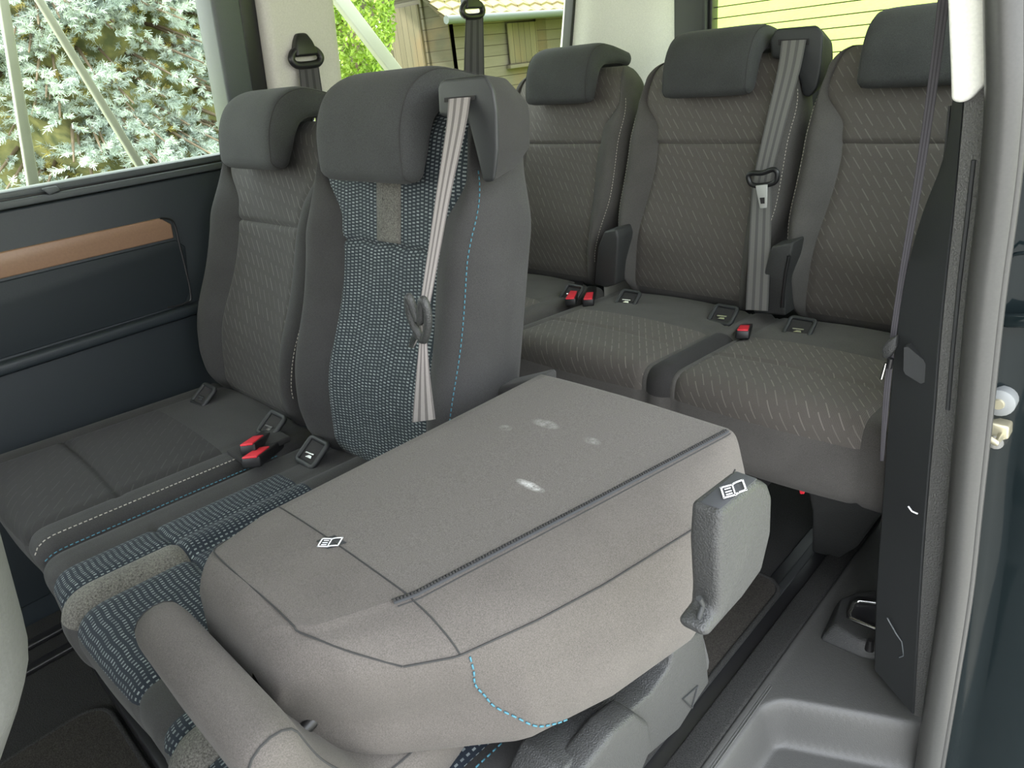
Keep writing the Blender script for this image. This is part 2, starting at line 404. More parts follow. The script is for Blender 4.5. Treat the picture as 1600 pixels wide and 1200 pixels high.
def headrest(parent, fr, hw=.112, v0=.475, name='headrest', flat=False, mat='head', thick=1.0):
    # L-shaped pad: hangs in front of the backrest and reaches back over its top
    mid = [(.043, v0+.012), (.043, v0+.04), (.042, v0+.07), (.032, v0+.102), (.006, v0+.124), (-.03, v0+.133), (-.07, v0+.138), (-.112, v0+.139)]
    hs = [.022, .028, .031, .032, .030, .026, .021, .019]; hs = [h*thick for h in hs]
    P = smooth_path([(a, b, h) for (a, b), h in zip(mid, hs)], 42); m = len(P)
    def prof(k, e):
        out = []; top = []; bot = []
        for i, p in enumerate(P):
            a = P[max(i-1, 0)]; b = P[min(i+1, m-1)]; d = (b-a)[:2]; d /= np.linalg.norm(d); nn = np.array([d[1], -d[0]]); h = p[2]*k
            top.append(p[:2]+nn*h); bot.append(p[:2]-nn*h)
        def cap(c, d, nn, h): return [c+d*h*.8*math.sin(t)+nn*h*math.cos(t) for t in np.linspace(0, math.pi, 8)[1:-1]]
        d = (P[-1]-P[-2])[:2]; d /= np.linalg.norm(d); nn = np.array([d[1], -d[0]]); c1 = cap(P[-1][:2], d, nn, P[-1][2]*k)
        d = (P[0]-P[1])[:2]; d /= np.linalg.norm(d); nn = np.array([d[1], -d[0]]); c0 = cap(P[0][:2], d, nn, P[0][2]*k)
        return top+c1+bot[::-1]+c0
    def sl(x, extra=1.0):
        k = max(.02, (1-abs(x)**11)**(1/2.8)) if abs(x) < 1 else .02
        cw, cv = .015, v0+.08
        return [(w+(1-k)*.1*(cw-w), v+(1-k)*.1*(cv-v)) for w, v in prof(k*extra, 0)]
    V = []; Fc = []; N = 44; xs = [math.sin(t) for t in np.linspace(-math.pi/2, math.pi/2, N)]
    for x in xs:
        L = sl(x)
        for w, v in L: V.append(fr(x*hw, v, w))
    n = len(L)
    for i in range(N-1):
        for j in range(n): Fc.append((i*n+j, i*n+(j+1) % n, (i+1)*n+(j+1) % n, (i+1)*n+j))
    for r in (0, N-1):
        # cap as a strip between the two long sides
        idx = [r*n+j for j in range(n)]; Fc.append(tuple(idx) if r == 0 else tuple(idx[::-1]))
    o = mk(name, V, Fc, mat, parent, sharp=80)
    # welt seam round each end face
    for sgn in (-1, 1):
        tube('seam', [fr(sgn*hw*.91, v, w) for w, v in sl(.91)], .0011, 'thread', o, n=5, closed=True)
    for s in (-1, 1):
        tube('headrest_post', [fr(s*.055, v0+.13, -.045), fr(s*.055, v0+.055, -.052)], .006, 'chrome' if not flat else 'black', o)
    return o

def cushion(parent, x0, x1, prof, inserts, seams, plainmat='plain', crown=.008, name='seat_cushion', grooves=(), re=.03):
    """prof: list of (y,z,radius) open polyline rear->front->under. inserts: (xa,xb,ya,yb(front arc y),mat)"""
    P = []
    pts = [np.array(p[:2], float) for p in prof]
    for i, p in enumerate(prof):
        if 0 < i < len(prof)-1 and p[2] > 0:
            a = pts[i-1]-pts[i]; b = pts[i+1]-pts[i]; la, lb = np.linalg.norm(a), np.linalg.norm(b); r = min(p[2], la*.48, lb*.48)
            s = pts[i]+a/la*r; e = pts[i]+b/lb*r
            for t in np.linspace(0, 1, 14): P.append((1-t)**2*s+2*t*(1-t)*pts[i]+t*t*e)
        else: P.append(pts[i])
    P = np.array(P); d = np.r_[0, np.cumsum(np.linalg.norm(np.diff(P, axis=0), axis=1))]; ns = int(d[-1]/.006)
    ss = np.linspace(0, d[-1], ns); Q = np.c_[np.interp(ss, d, P[:, 0]), np.interp(ss, d, P[:, 1])]; m = len(Q)
    nrm = []
    for i in range(m):
        t = Q[min(i+1, m-1)]-Q[max(i-1, 0)]; t /= np.linalg.norm(t); nrm.append(np.array([t[1], -t[0]])*-1 if False else np.array([-t[1], t[0]]))
    nrm = np.array(nrm)
    # outward: top segment should point up
    k = int(np.argmax(Q[:, 1]));
    if nrm[k][1] < 0: nrm = -nrm
    ctrl = sorted({x0, x1, *[i[0] for i in inserts], *[i[1] for i in inserts]}); xs = []
    for a, b in zip(ctrl[:-1], ctrl[1:]):
        c = max(2, int((b-a)/.011)); xs += list(np.linspace(a, b, c, endpoint=False))
    xs.append(x1)
    ex = [x0+re*(1-math.cos(t)) for t in np.linspace(0, math.pi/2, 7)]; ex2 = [x1-(e-x0) for e in ex]
    xs = sorted(set([x for x in xs if x0+re < x < x1-re]+ex+ex2))
    V = []; uv = []; Fc = []; tags = []
    for x in xs:
        e = min(x-x0, x1-x); ins = re*(1-math.sqrt(max(0, 1-((re-e)/re)**2))) if e < re else 0
        for i in range(m):
            h = -ins
            for (a, b, ya, yb) in [q_[:4] for q_ in inserts]:
                for bx in (a, b): h -= .004*math.exp(-((x-bx)/.0045)**2)
                if a < x < b: h += crown*math.sin(math.pi*(x-a)/(b-a))
            for (ys, a, b) in seams:
                if a <= x <= b and i < m*.75: h -= .006*math.exp(-((Q[i][0]-ys)/.005)**2)
            for (gx, gw, gd) in grooves: h -= gd*math.exp(-((x-gx)/gw)**2)
            q = Q[i]+nrm[i]*h; V.append((x, q[0], q[1])); uv.append((x, ss[i]))
    kk = int(np.argmin(Q[:, 0])) # most forward
    for c in range(len(xs)-1):
        xm = (xs[c]+xs[c+1])/2
        for i in range(m-1):
            Fc.append((c*m+i, (c+1)*m+i, (c+1)*m+i+1, c*m+i+1)); tg = 'b'
            for n_, (a, b, ya, yb) in enumerate([q_[:4] for q_ in inserts]):
                ym, zm = (Q[i]+Q[i+1])/2
                if a < xm < b and ya > ym and (ss[i] < yb): tg = 'i%d' % n_
            tags.append(tg)
    for c in (0, len(xs)-1): f = tuple(c*m+i for i in range(m)); Fc.append(f if c == 0 else f[::-1]); tags.append('b')
    spec = {'b': (name, plainmat)}
    for n_, i in enumerate(inserts): spec['i%d' % n_] = (i[5] if len(i) > 5 else 'centre_panel', i[4])
    ob = split_mesh('b', V, uv, Fc, tags, spec, parent)
    Qs = Q, nrm, ss
    def at(x, s, lift=.001): q = np.array([np.interp(s, ss, Q[:, 0]), np.interp(s, ss, Q[:, 1])]); nn = np.array([np.interp(s, ss, nrm[:, 0]), np.interp(s, ss, nrm[:, 1])]); q = q+nn*lift; return np.array([x, q[0], q[1]])
    ob['at'] = at; ob['len'] = ss[-1]
    return ob
def fix_inserts(l): return [tuple(i[:4])+(i[4],)+tuple(i[5:]) for i in l]

def anchor_guide(parent, x, y, z, tilt=35):
    """rounded rectangular frame round the child seat anchor, with its steel bar"""
    rot = Matrix.Rotation(math.radians(tilt), 3, 'X'); c = Vector((x, y, z))
    def T(px, py, pz=0): return np.array(c+rot @ Vector((px, py, pz)))
    w, h = .027, .024; P = []
    for cx_, cy_, a0 in ((w-.007, h-.007, 0), (-w+.007, h-.007, 90), (-w+.007, -h+.007, 180), (w-.007, -h+.007, 270)):
        for t in (0, 30, 60, 90): a = math.radians(a0+t); P.append(T(cx_+.007*math.cos(a), cy_+.007*math.sin(a)))
    o = tube('anchor_guide', P, .0048, 'dark', parent, n=8, closed=True); 
    A = [T(a, b, -.004) for a, b in ((w-.004, h-.004), (-w+.004, h-.004), (-w+.004, -h+.004), (w-.004, -h+.004))]; B = [T(a, b, -.001) for a, b in ((w-.004, h-.004), (-w+.004, h-.004), (-w+.004, -h+.004), (w-.004, -h+.004))]
    prism('recess_plate', A, B, 'strip', o)
    b_ = tube('anchor_bar', [T(-.012, -.006, .0005), T(.012, -.004, .0005)], .003, 'chrome', o); 
    prism('anchor_tag', [T(-.009, -.013, 0), T(.009, -.012, 0), T(.004, -.003, 0)], [T(-.009, -.013, .001), T(.009, -.012, .001), T(.004, -.003, .001)], 'chrome', o)
    return o
def buckle(parent, p0, p1, w=.013, t=.009):
    """seat belt buckle: black body, red press button at its end p1"""
    p0 = np.array(p0); p1 = np.array(p1); d = p1-p0; L = np.linalg.norm(d); d /= L; s = np.cross(d, [0, 0, 1.]); s /= np.linalg.norm(s); n = np.cross(s, d)
    q = lambda k, a, b: p0+d*k*L+s*a+n*b
    def ring(k, ww, tt): return [q(k, -ww, -tt), q(k, ww, -tt), q(k, ww, tt), q(k, -ww, tt)]
    o = prism('buckle', ring(0, w, t), ring(1, w*1.1, t*1.1), 'black', parent, bev=.003)
    A = [q(.55, -w*.75, t*.9), q(1.02, -w*.85, t*.9), q(1.02, w*.85, t*.9), q(.55, w*.75, t*.9)]; B = [a+n*.0035 for a in A]
    b = prism('press_button', A, B, 'red', o, bev=.0012); b['label'] = 'red press button'
    return o

def symbol(parent, c, ex, ey, w, h, name='symbol'):
    """little open-book pictogram: outline, spine and page lines"""
    c = np.array(c); ex = np.array(ex, float); ey = np.array(ey, float); ex /= np.linalg.norm(ex); ey /= np.linalg.norm(ey); nz = np.cross(ex, ey)
    bm = bmesh.new()
    def bar(x0, y0, x1, y1, t=.0006):
        a = c+ex*x0*w+ey*y0*h; b = c+ex*x1*w+ey*y1*h; d = (b-a); L = np.linalg.norm(d); d = d/L; s = np.cross(nz, d)*t
        vs = [bm.verts.new(p) for p in (a-s-d*t, b-s+d*t, b+s+d*t, a+s-d*t)]; vt = [bm.verts.new(np.array(v.co)+nz*.0005) for v in vs]
        bm.faces.new(vt); bm.faces.new(vs[::-1])
        for i in range(4): bm.faces.new((vs[i], vs[(i+1) % 4], vt[(i+1) % 4], vt[i]))
    bar(-1, -.8, -1, .8); bar(-1, .8, 0, .65); bar(-1, -.8, 0, -.95); bar(0, .65, .3, .8); bar(0, -.95, .3, -.8); bar(.3, .8, 1, .8); bar(.3, -.8, 1, -.8); bar(1, -.8, 1, .8); bar(0, -.95, 0, .65, .0005)
    bar(-.7, .35, -.25, .3, .0004); bar(-.7, -.1, -.25, -.15, .0004); bar(-.7, -.5, -.25, -.55, .0004)
    return frombm(name, bm, 'symbol', parent, smooth=False)

# ================================================================== the van's shell
XL = -1.66
def ybox(name, y0, y1, z0, z1, x0, x1, mat, bev=.004, parent=None): return box(name, (x0, y0, z0), (x1, y1, z1), mat, parent, bev=bev)
struct(box('floor', (-1.75, -1.4, -.06), (-.37, 2.3, 0), 'carpet'))
struct(box('ceiling', (-1.8, -1.4, 1.36), (-.02, 2.35, 1.42), 'beige', bev=.01))
XT = XL+.062; yw1 = onx(335, 60, XL+.05)[1]; yb0 = onx(372, 10, XT)[1]; yb1 = onx(400, 20, XT)[1]; yc1 = onx(514, 20, XT)[1]; yw2 = onx(889, 20, XT)[1]+.055
wl_ = struct(ybox('wall_left', -1.2, 2.15, -.02, .853, XL-.09, XL, 'panel'))
struct(ybox('trim_1', -1.2, yw1+.01, .856, .870, XL-.06, XL+.006, 'sill', .003))
struct(ybox('trim_2', -1.2, yw1+.01, .873, .886, XL-.07, XL-.004, 'sill', .003))
struct(ybox('trim_3', -1.2, yw1, .868, .876, XL-.06, XL-.006, 'black', .001))
# armrest trim, map pocket panel and ledge of the side wall
pz = lambda pts, X: [onx(x, y, X) for x, y in pts]
ext = lambda P, d: [np.array(p)+np.array(d) for p in P]
def wallpoly(name, pts, mat, x, th, bev=.002, parent=None):
    A = pz(pts, x); return prism(name, A, ext(A, (-th, 0, 0)), mat, parent, bev=bev)
def long_px(y0l, sl, x0=-900): return y0l
bt = pz([(0, 388), (250, 341), (268, 350), (272, 372), (0, 430)], XL+.006)
A = [np.array([XL+.008, -1.1, .793]), bt[1], bt[2], bt[3], np.array([XL+.008, -1.1, .742])]
struct(prism('trim_4', A, ext(A, (-.03, 0, 0)), 'bronze', bev=.003))
pk = pz([(275, 375), (290, 385), (297, 455), (290, 472), (278, 478)], XL+.004)
A = [np.array([XL+.005, -1.1, .735]), pk[0], pk[1], pk[2], pk[3], pk[4], np.array([XL+.005, -1.1, .588])]
struct(prism('trim_5', A, ext(A, (-.03, 0, 0)), 'pocket', bev=.003))
ed = smooth_path([A[0]+(.001, 0, -.012), pk[0]+(.001, -.03, -.014), pk[0]+(.001, -.012, .0)], 20)
ol = smooth_path(pz([(250, 341), (270, 346), (280, 380), (298, 460), (288, 474), (262, 481)], XL+.006), 40)
struct(tube('trim_6', ol, .0022, 'black', n=6))
lb = pz([(300, 477), (310, 492)], XL)
struct(box('trim_7', (XL-.02, -1.1, .553), (XL+.022, .63, .578), 'panel', bev=.008))
struct(box('trim_8', (XL-.02, -1.1, .05), (XL+.006, .62, .551), 'pocket', bev=.004))
# window posts on the left
lean_in(struct(ybox('trim_9', yw1, yb0, .84, 1.38, XL-.07, XL+.012, 'sill', .008)))
lean_in(struct(ybox('trim_10', yb0, yb1, .84, 1.38, XL-.06, XL+.004, 'black', .003)))
lean_in(struct(ybox('trim_11', yb1, yc1, .70, 1.38, XL-.05, XL+.03, 'beige', .02)))
struct(ybox('trim_12', yc1-.01, yw2, .80, .875, XL-.05, XL+.01, 'beige', .008))
lean_in(struct(ybox('trim_13', yw2-.014, yw2, .86, 1.38, XL-.045, XL-.01, 'black', .002)))
# pale rear corner post sweeping round to the tailgate
rear = 2.2; ra = ony(1057, 40, rear)[0]; rb = ony(1104, 30, rear)[0]
P = smooth_path([(XL-.02, yw2, 0), (XL+.03, yw2+.03, 0), (XL+.10, rear-.08, 0), (ra-.1, rear-.01, 0), (ra, rear+.0, 0)], 24)
A = [(p[0], p[1], .80) for p in P]+[(ra, rear+.06, .80), (XL-.08, rear+.06, .8), (XL-.08, yw2, .8)]
struct(prism('trim_14', A, [(a[0]+max(0, (ra-a[0]))/(ra-XL)*.10, a[1], 1.38) for a in A], 'white'))
struct(box('trim_15', (ra-.005, rear-.012, .84), (rb, rear+.06, 1.38), 'dark', bev=.01))
struct(box('trim_16', (rb-.004, rear+.01, .86), (rb+.012, rear+.05, 1.38), 'black', bev=.003))
struct(box('wall_rear', (-1.75, rear, -.05), (-.05, rear+.08, .885), 'dark', bev=.01))
def pane(name, A, d, mat='glass'): return struct(prism(name, A, ext(A, d), mat))
lean_in(pane('window_1', [(XL-.045, -1.2, .87), (XL-.045, yw1+.02, .87), (XL-.045, yw1+.02, 1.38), (XL-.045, -1.2, 1.38)], (-.004, 0, 0)))
lean_in(pane('window_2', [(XL-.03, yc1-.01, .86), (XL-.03, yw2, .86), (XL-.03, yw2, 1.38), (XL-.03, yc1-.01, 1.38)], (-.004, 0, 0)))
w3 = pane('window_3', [(rb, rear+.03, .87), (-.15, rear+.03, .87), (-.15, rear+.03, 1.38), (rb, rear+.03, 1.38)], (0, .004, 0))
for k in range(15):
    z = .905+k*.031; tube('heating_wire', [(rb+.01, rear+.027, z), (-.2, rear+.027, z)], .0016, 'thread', w3, n=5)
# front: dashboard end of the cabin is out of the picture; rear quarter on the right, with its window opening
struct(box('wall_right', (-.13, 1.12, -.05), (-.03, 2.25, .86), 'dark', bev=.01))
struct(box('wall_front', (-1.75, -1.48, -.05), (-.03, -1.4, .84), 'dark', bev=.01))  # unseen dashboard end, added to block low light from the front
struct(box('door_1', (-.10, -1.4, -.05), (-.03, -.42, .86), 'dark', bev=.01))  # unseen front door, added to cut light on the middle row
struct(box('trim_17', (-.13, 1.95, .9), (-.03, 2.25, 1.38), 'beige', bev=.01))
pane('window_4', [(-.08, 1.12, .86), (-.08, 1.96, .86), (-.08, 1.96, 1.38), (-.08, 1.12, 1.38)], (.004, 0, 0))

# ------------------------------------------------------------------ right-hand door post
def yp(pts, Y): return [ony(x, y, Y) for x, y in pts]
def strip(name, Lp, Rp, Yl, Yr, mat, th=.05, n=40):
    """face between two traced edges at their own distances, given depth behind"""
    Ls = smooth_path([ony(x, y, Yl) for x, y in Lp], n); Rs = smooth_path([ony(x, y, Yr) for x, y in Rp], n); m = len(Ls); V = []; uv = []; Fc = []
    Lz = sorted(range(m), key=lambda i: i)
    for i in range(m):
        a, b = Ls[i], Rs[i]; V += [a+np.array((.0, th, 0)), a+np.array((0, .004, 0)), a+(b-a)*.04, a+(b-a)*.96, b+np.array((0, .004, 0)), b+np.array((0, th, 0))]
    for i in range(m-1):
        for k in range(6): j = (k+1) % 6; Fc.append((i*6+k, i*6+j, (i+1)*6+j, (i+1)*6+k))
    Fc.append(tuple(range(6))[::-1]); Fc.append(tuple((m-1)*6+k for k in range(6)))
    return mk(name, V, Fc, mat, None, sharp=30)
Ld = [(1502, -60), (1500, 60), (1486, 170), (1472, 250), (1438, 340), (1412, 440), (1397, 545), (1388, 640), (1378, 780), (1368, 920), (1365, 1045)]
Rd = [(1516, -60), (1512, 60), (1504, 170), (1497, 250), (1489, 340), (1478, 440), (1468, 545), (1461, 640), (1449, 780), (1439, 920), (1428, 1118)]
struct(strip('trim_18', Ld, Rd, .975, .93, 'dark', .10))
R2 = [(1566, -60), (1560, 60), (1552, 170), (1545, 250), (1533, 340), (1520, 440), (1509, 545), (1500, 640), (1487, 780), (1472, 920), (1444, 1122)]
struct(strip('trim_19', Rd, R2, .93, .918, 'strip_grey', .08))
g = [(x+(X2-x)*.52, y) for (x, y), (X2, _) in zip(Rd, R2)]
struct(tube('trim_20', [ony(x, y, .9235) for x, y in g[3:8]], .0028, 'dark', n=6))
sc = smooth_path([ony(x, y, .905) for x, y in [(1572, -70), (1573, 60), (1573, 150), (1566, 250), (1556, 340), (1543, 440), (1532, 545), (1523, 640), (1509, 780), (1495, 920), (1474, 1060), (1455, 1180), (1440, 1280)]], 60)
se = struct(tube('trim_21', sc, .0195, 'rubber', n=18))
lip = [p+np.array((.016, -.006, 0)) for p in sc]; struct(tube('trim_22', lip, .005, 'rubber', n=8))
A = yp([(1478, -40), (1541, -40), (1543, 30), (1546, 95), (1544, 128), (1530, 140), (1515, 156), (1500, 162), (1485, 158), (1484, 110), (1481, 40)], .915)
struct(prism('trim_23', A, ext(A, (0, .08, 0)), 'white', bev=.006))
# small square plug and clip cover in the post
sq = yp([(1414, 541), (1420, 540), (1444, 560), (1448, 568), (1446, 596), (1440, 598), (1416, 583), (1413, 577)], .945)
t = mk('post_cap', [*ext(sq, (0, -.004, 0)), *ext(sq, (0, .01, 0))], [tuple(range(8)), *[(i, (i+1) % 8, 8+(i+1) % 8, 8+i) for i in range(8)]], 'dark', smooth=False); tag(t, 'small dark square cap set in the black door post trim', 'cap')
struct(tube('trim_24', yp([(1386, 965), (1400, 990), (1409, 1003), (1412, 1024), (1405, 1027)], .944), .0012, 'sill', n=6))
struct(tube('trim_25', yp([(1419, 791), (1425, 799), (1434, 803)], .926), .0012, 'symbol', n=6))
# painted body edge beyond the seal
bl = [(1590, -60), (1592, 60), (1592, 160), (1585, 250), (1575, 340), (1562, 440), (1552, 545), (1543, 640), (1529, 780), (1515, 920), (1494, 1060), (1475, 1180), (1460, 1280)]
Bs = smooth_path([ony(x, y, .925) for x, y in bl], 60); V = []; Fc = []; m = len(Bs)
xo = [-.015, .012, .022, .045, .10, .16, .2]; 
for i, p in enumerate(Bs):
    z = p[2]; w = .012*math.exp(-((z-.42)/.09)**2)+.010*math.exp(-((z-.15)/.2)**2)
    yo = [.03, .004, .018+w, .020+w, .022, .05, .12]
    for a, b in zip(xo, yo): V.append((p[0]+a-.012, .925+b, z))
k = len(xo)
for i in range(m-1):
    for j in range(k-1): Fc.append((i*k+j, i*k+j+1, (i+1)*k+j+1, (i+1)*k+j))
o = mk('wall_right_body', V, Fc, 'paint'); o.name = 'trim_26'; struct(o)
sd = o.modifiers.new('t', 'SOLIDIFY'); sd.thickness = .003; sd.offset = 0
# stops and striker on the body edge
c = ony(1562, 628, .93); st = thing('rubber_door_stop', 'round pale grey door stop on the glossy black body edge', 'door stop', c)
V, Fc = tubegeo([c+np.array((0, .02, 0)), c+np.array((0, -.004, 0)), c+np.array((0, -.007, 0))], [.017, .017, .012], 20); mk('base', V, Fc, 'pad', st, sharp=40)
V, Fc = tubegeo([c+np.array((0, -.004, 0)), c+np.array((0, -.010, 0))], [.008, .006], 16); mk('bolt_head', V, Fc, 'zinc', st, sharp=40)
c = ony(1547, 674, .925); st = thing('door_striker', 'yellowish metal door striker loop below the round door stop', 'striker', c)
A = [c+np.array(v) for v in ((-.02, 0, .013), (.018, 0, .011), (.02, 0, -.006), (.0, 0, -.014), (-.014, 0, -.012))]; prism('plate', A, ext(A, (0, .03, 0)), 'zinc', st, bev=.003)
tube('loop', [c+np.array(v) for v in ((-.012, .0, .006), (-.012, -.02, .006), (.012, -.022, -.002), (.012, .0, -.002))], .004, 'zinc', st)
c = ony(1556, 690, .925); V, Fc = tubegeo([c+np.array((0, .01, 0)), c+np.array((0, -.003, 0))], [.011, .009], 16); mk('bolt_head', V, Fc, 'chrome', st, sharp=40)
A = yp([(1556, 480), (1562, 430), (1575, 405), (1592, 396), (1640, 394), (1640, 488)], .925)
rc = smooth_path(A[:5], 30); o = struct(tube('trim_27', rc, .0022, 'paint', n=8)); 
struct(prism('trim_28', yp([(1553, 490), (1640, 490), (1640, 512), (1570, 512), (1556, 505)], .918), yp([(1553, 490), (1640, 490), (1640, 512), (1570, 512), (1556, 505)], .945), 'paint', bev=.004))

# ------------------------------------------------------------------ right-hand floor: carpet strip, rail, plastic step with its well
struct(box('trim_29', (-.475, .2, -.03), (-.408, 1.9, .003), 'black', bev=.004))
struct(box('trim_30', (-.450, .2, 0), (-.433, 1.9, .0055), 'dark', bev=.002))
struct(box('trim_31', (-.408, .2, -.03), (-.366, 1.7, .012), 'carpet', bev=.004))
def step():
    xs = np.arange(-.367, -.10, .005); ys = np.arange(.25, 1.5, .006); V = []; Fc = []
    ss = lambda t: (lambda u: u*u*(3-2*u))(min(1, max(0, t)))
    for y in ys:
        for x in xs:
            back = .852+(x+.32)*.47; d = min(x+.347, back-y)
            if x > -.30: pass
            r = .04; dx = x+.347; dy = back-y
            if dx < r and dy < r: d = r-math.hypot(r-dx, r-dy) if True else d
            z = -.085*ss(d/.028)+.006*ss(1-abs(d+.004)/.006)*0
            z += .004*ss(1-abs(x+.36)/.004)
            V.append((x, y, z+.004))
    n = len(xs)
    for j in range(len(ys)-1):
        for i in range(n-1): Fc.append((j*n+i, j*n+i+1, (j+1)*n+i+1, (j+1)*n+i))
    o = mk('trim_32', V, Fc, 'floor_grey', smooth=True); struct(o); sd = o.modifiers.new('t', 'SOLIDIFY'); sd.thickness = .008; sd.offset = -1
step()
for k in range(4):
    x = -.362+k*.004; tube_ = struct(tube('trim_%d' % (33+k), [(x, .45, .004), (x, .86, .004)], .0011, 'floor_grey', n=5))

# lashing ring in its raised housing
c = onz(1335, 985, .03); lr = thing('lashing_ring', 'chrome lashing ring in a raised grey plastic housing on the sill', 'lashing ring', (c[0], c[1], 0))
A = [onz(x, y, .004) for x, y in ((1279, 1000), (1345, 1030), (1400, 1040), (1400, 935), (1335, 935), (1300, 958))]; B = [onz(x, y, .034) for x, y in ((1302, 975), (1345, 1000), (1400, 1010), (1400, 922), (1340, 925), (1312, 935))]
prism('housing', A, B, 'grey', lr, bev=.006)
A = [onz(x, y, .0345) for x, y in ((1322, 965), (1327, 941), (1340, 932), (1385, 938), (1385, 985))]
prism('recess', A, ext(A, (0, 0, .002)), 'black', lr, bev=.0005)
tube('ring', [onz(x, y, .040) for x, y in ((1375, 985), (1329, 966), (1327, 958), (1334, 942), (1342, 939), (1380, 944))], .0035, 'chrome', lr)
c = onz(1359, 1008, .03); V, Fc = tubegeo([c+np.array((0, 0, -.01)), c+np.array((0, 0, .012))], [.008, .005], 12); mk('plug', V, Fc, 'black', lr, sharp=40)

# ================================================================== third row
def bench_profile(y1, y0, zr, zf, zb, r=.045, rf=.05, yb=-.005): return [(y1+.085, zr-.05, 0), (y1+.07, zr, .015), (y0, zf, r), (y0+yb, zb+.02, rf), (y0+.09, zb, .03), (y0+.30, zb+.01, 0)]
Z3 = .405; T3 = 16.8; Y3 = 1.505
def cush_stitch(ob, x, s0, s1, mat, parent, n=30, label=None):
    o = dashes('stitching', [ob['at'](x, s) for s in np.linspace(s0, s1, n)], mat, parent, r=.0009); o['label'] = label or (mat+' dashed stitching'); return o
def belt_guide(parent, front, back, Y0, Y1, mat='dark'):
    A = yp(front, Y0); B = yp(back, Y1); o = prism('belt_guide_housing', A, B, mat, parent, bev=.007, seg=4); o.data.materials.append(MT['strip'])
    for p in o.data.polygons:
        if p.center.y > A[0][1]+.012-parent.location.y: p.material_index = 1
    return o

s31 = thing('single_rear_seat', 'dark patterned single seat at the far left of the rearmost row', 'seat', (-1.39, 1.25, 0))
cu = cushion(s31, -1.605, -1.165, bench_profile(1.45, 1.055, Z3, .44, .25), fix_inserts([(-1.55, -1.23, 1.31, .545, 'relief_seat')]), [(1.205, -1.55, -1.23)])
backrest(s31, lean(-1.375, Y3, Z3, T3), 'relief', 'cream', iw=.138, stitch_sides=(1,), topw=.195, pinch=.03); headrest(s31, lean(-1.37, Y3, Z3, T3), hw=.118, v0=.495)
s3b = thing('rear_bench_seat', 'dark patterned two-place bench seat at the right of the rearmost row', 'bench seat', (-.69, 1.25, 0))
cu3 = cushion(s3b, -1.15, -.235, bench_profile(1.45, 1.055, Z3, .44, .25), fix_inserts([(-1.10, -.735, 1.31, .545, 'relief_seat'), (-.66, -.315, 1.34, .545, 'relief_seat'), (-.725, -.67, 1.31, .545, 'strip', 'centre_strip')]), [(1.205, -1.10, -.735), (1.205, -.66, -.315)], re=.045)
cush_stitch(cu3, -.262, .55, .70, 'cream', cu3['b'])
for i, cx in enumerate((-.914, -.453)):
    f3 = lean(cx, Y3, Z3, T3); b3 = backrest(s3b, f3, 'relief', 'cream', iw=.138, topw=.195, pinch=.03); headrest(s3b, f3, hw=.118, v0=.495)
for p in ((893, 458),): anchor_guide(s31, *onz(*p, Z3+.022))
for p in ((981, 467), (1130, 492), (1249, 512)): anchor_guide(s3b, *onz(*p, Z3+.022))
# hinge covers between the backrests
def hinge_cover(parent, pts, Y, mat='black', d=.07, name='hinge_cover'):
    A = yp(pts, Y); return prism(name, A, ext(A, (0, d, 0)), mat, parent, bev=.006)
hinge_cover(s3b, [(928, 444), (934, 385), (943, 362), (962, 358), (966, 372), (962, 445), (945, 450)], 1.455, 'grey')
hinge_cover(s3b, [(1176, 490), (1200, 400), (1205, 385), (1225, 382), (1240, 378), (1236, 400), (1226, 440), (1228, 494)], 1.455, 'grey', .06)
tube('hinge_arm', yp([(1233, 400), (1228, 425), (1224, 455), (1222, 480)], 1.445), .004, 'black', s3b)
buckle(s31, onz(905, 445, .40), onz(891, 472, .432)); buckle(s31, onz(925, 452, .40), onz(919, 473, .428)); buckle(s3b, onz(1168, 508, .40), onz(1160, 523, .436))
buckle(s3b, onz(1200, 440, .47), onz(1190, 482, .42))
# feet under the front edge
A = [ony(x, y, Y) for x, y, Y in ((1262, 768, 1.12), (1292, 736, 1.09), (1345, 743, 1.09), (1378, 722, 1.10), (1380, 800, 1.18), (1338, 856, 1.235), (1310, 873, 1.24), (1268, 864, 1.245), (1268, 800, 1.16))]
prism('leg_cover', A, ext(A, (.0, .20, 0)), 'grey', s3b, bev=.006)
A = onx(1253, 768, -.42); prism('floor_lock_button', ext(yp([(1248, 762), (1258, 762), (1257, 772), (1250, 772)], 1.10), (0, 0, 0)), yp([(1248, 762), (1258, 762), (1257, 772), (1250, 772)], 1.14), 'red', s3b, bev=.002)
box('underframe', (-1.05, 1.20, .03), (-.60, 1.42, .26), 'strip', s3b, bev=.01)
box('underframe', (-1.58, 1.14, .0), (-1.2, 1.42, .26), 'strip', s31, bev=.01)
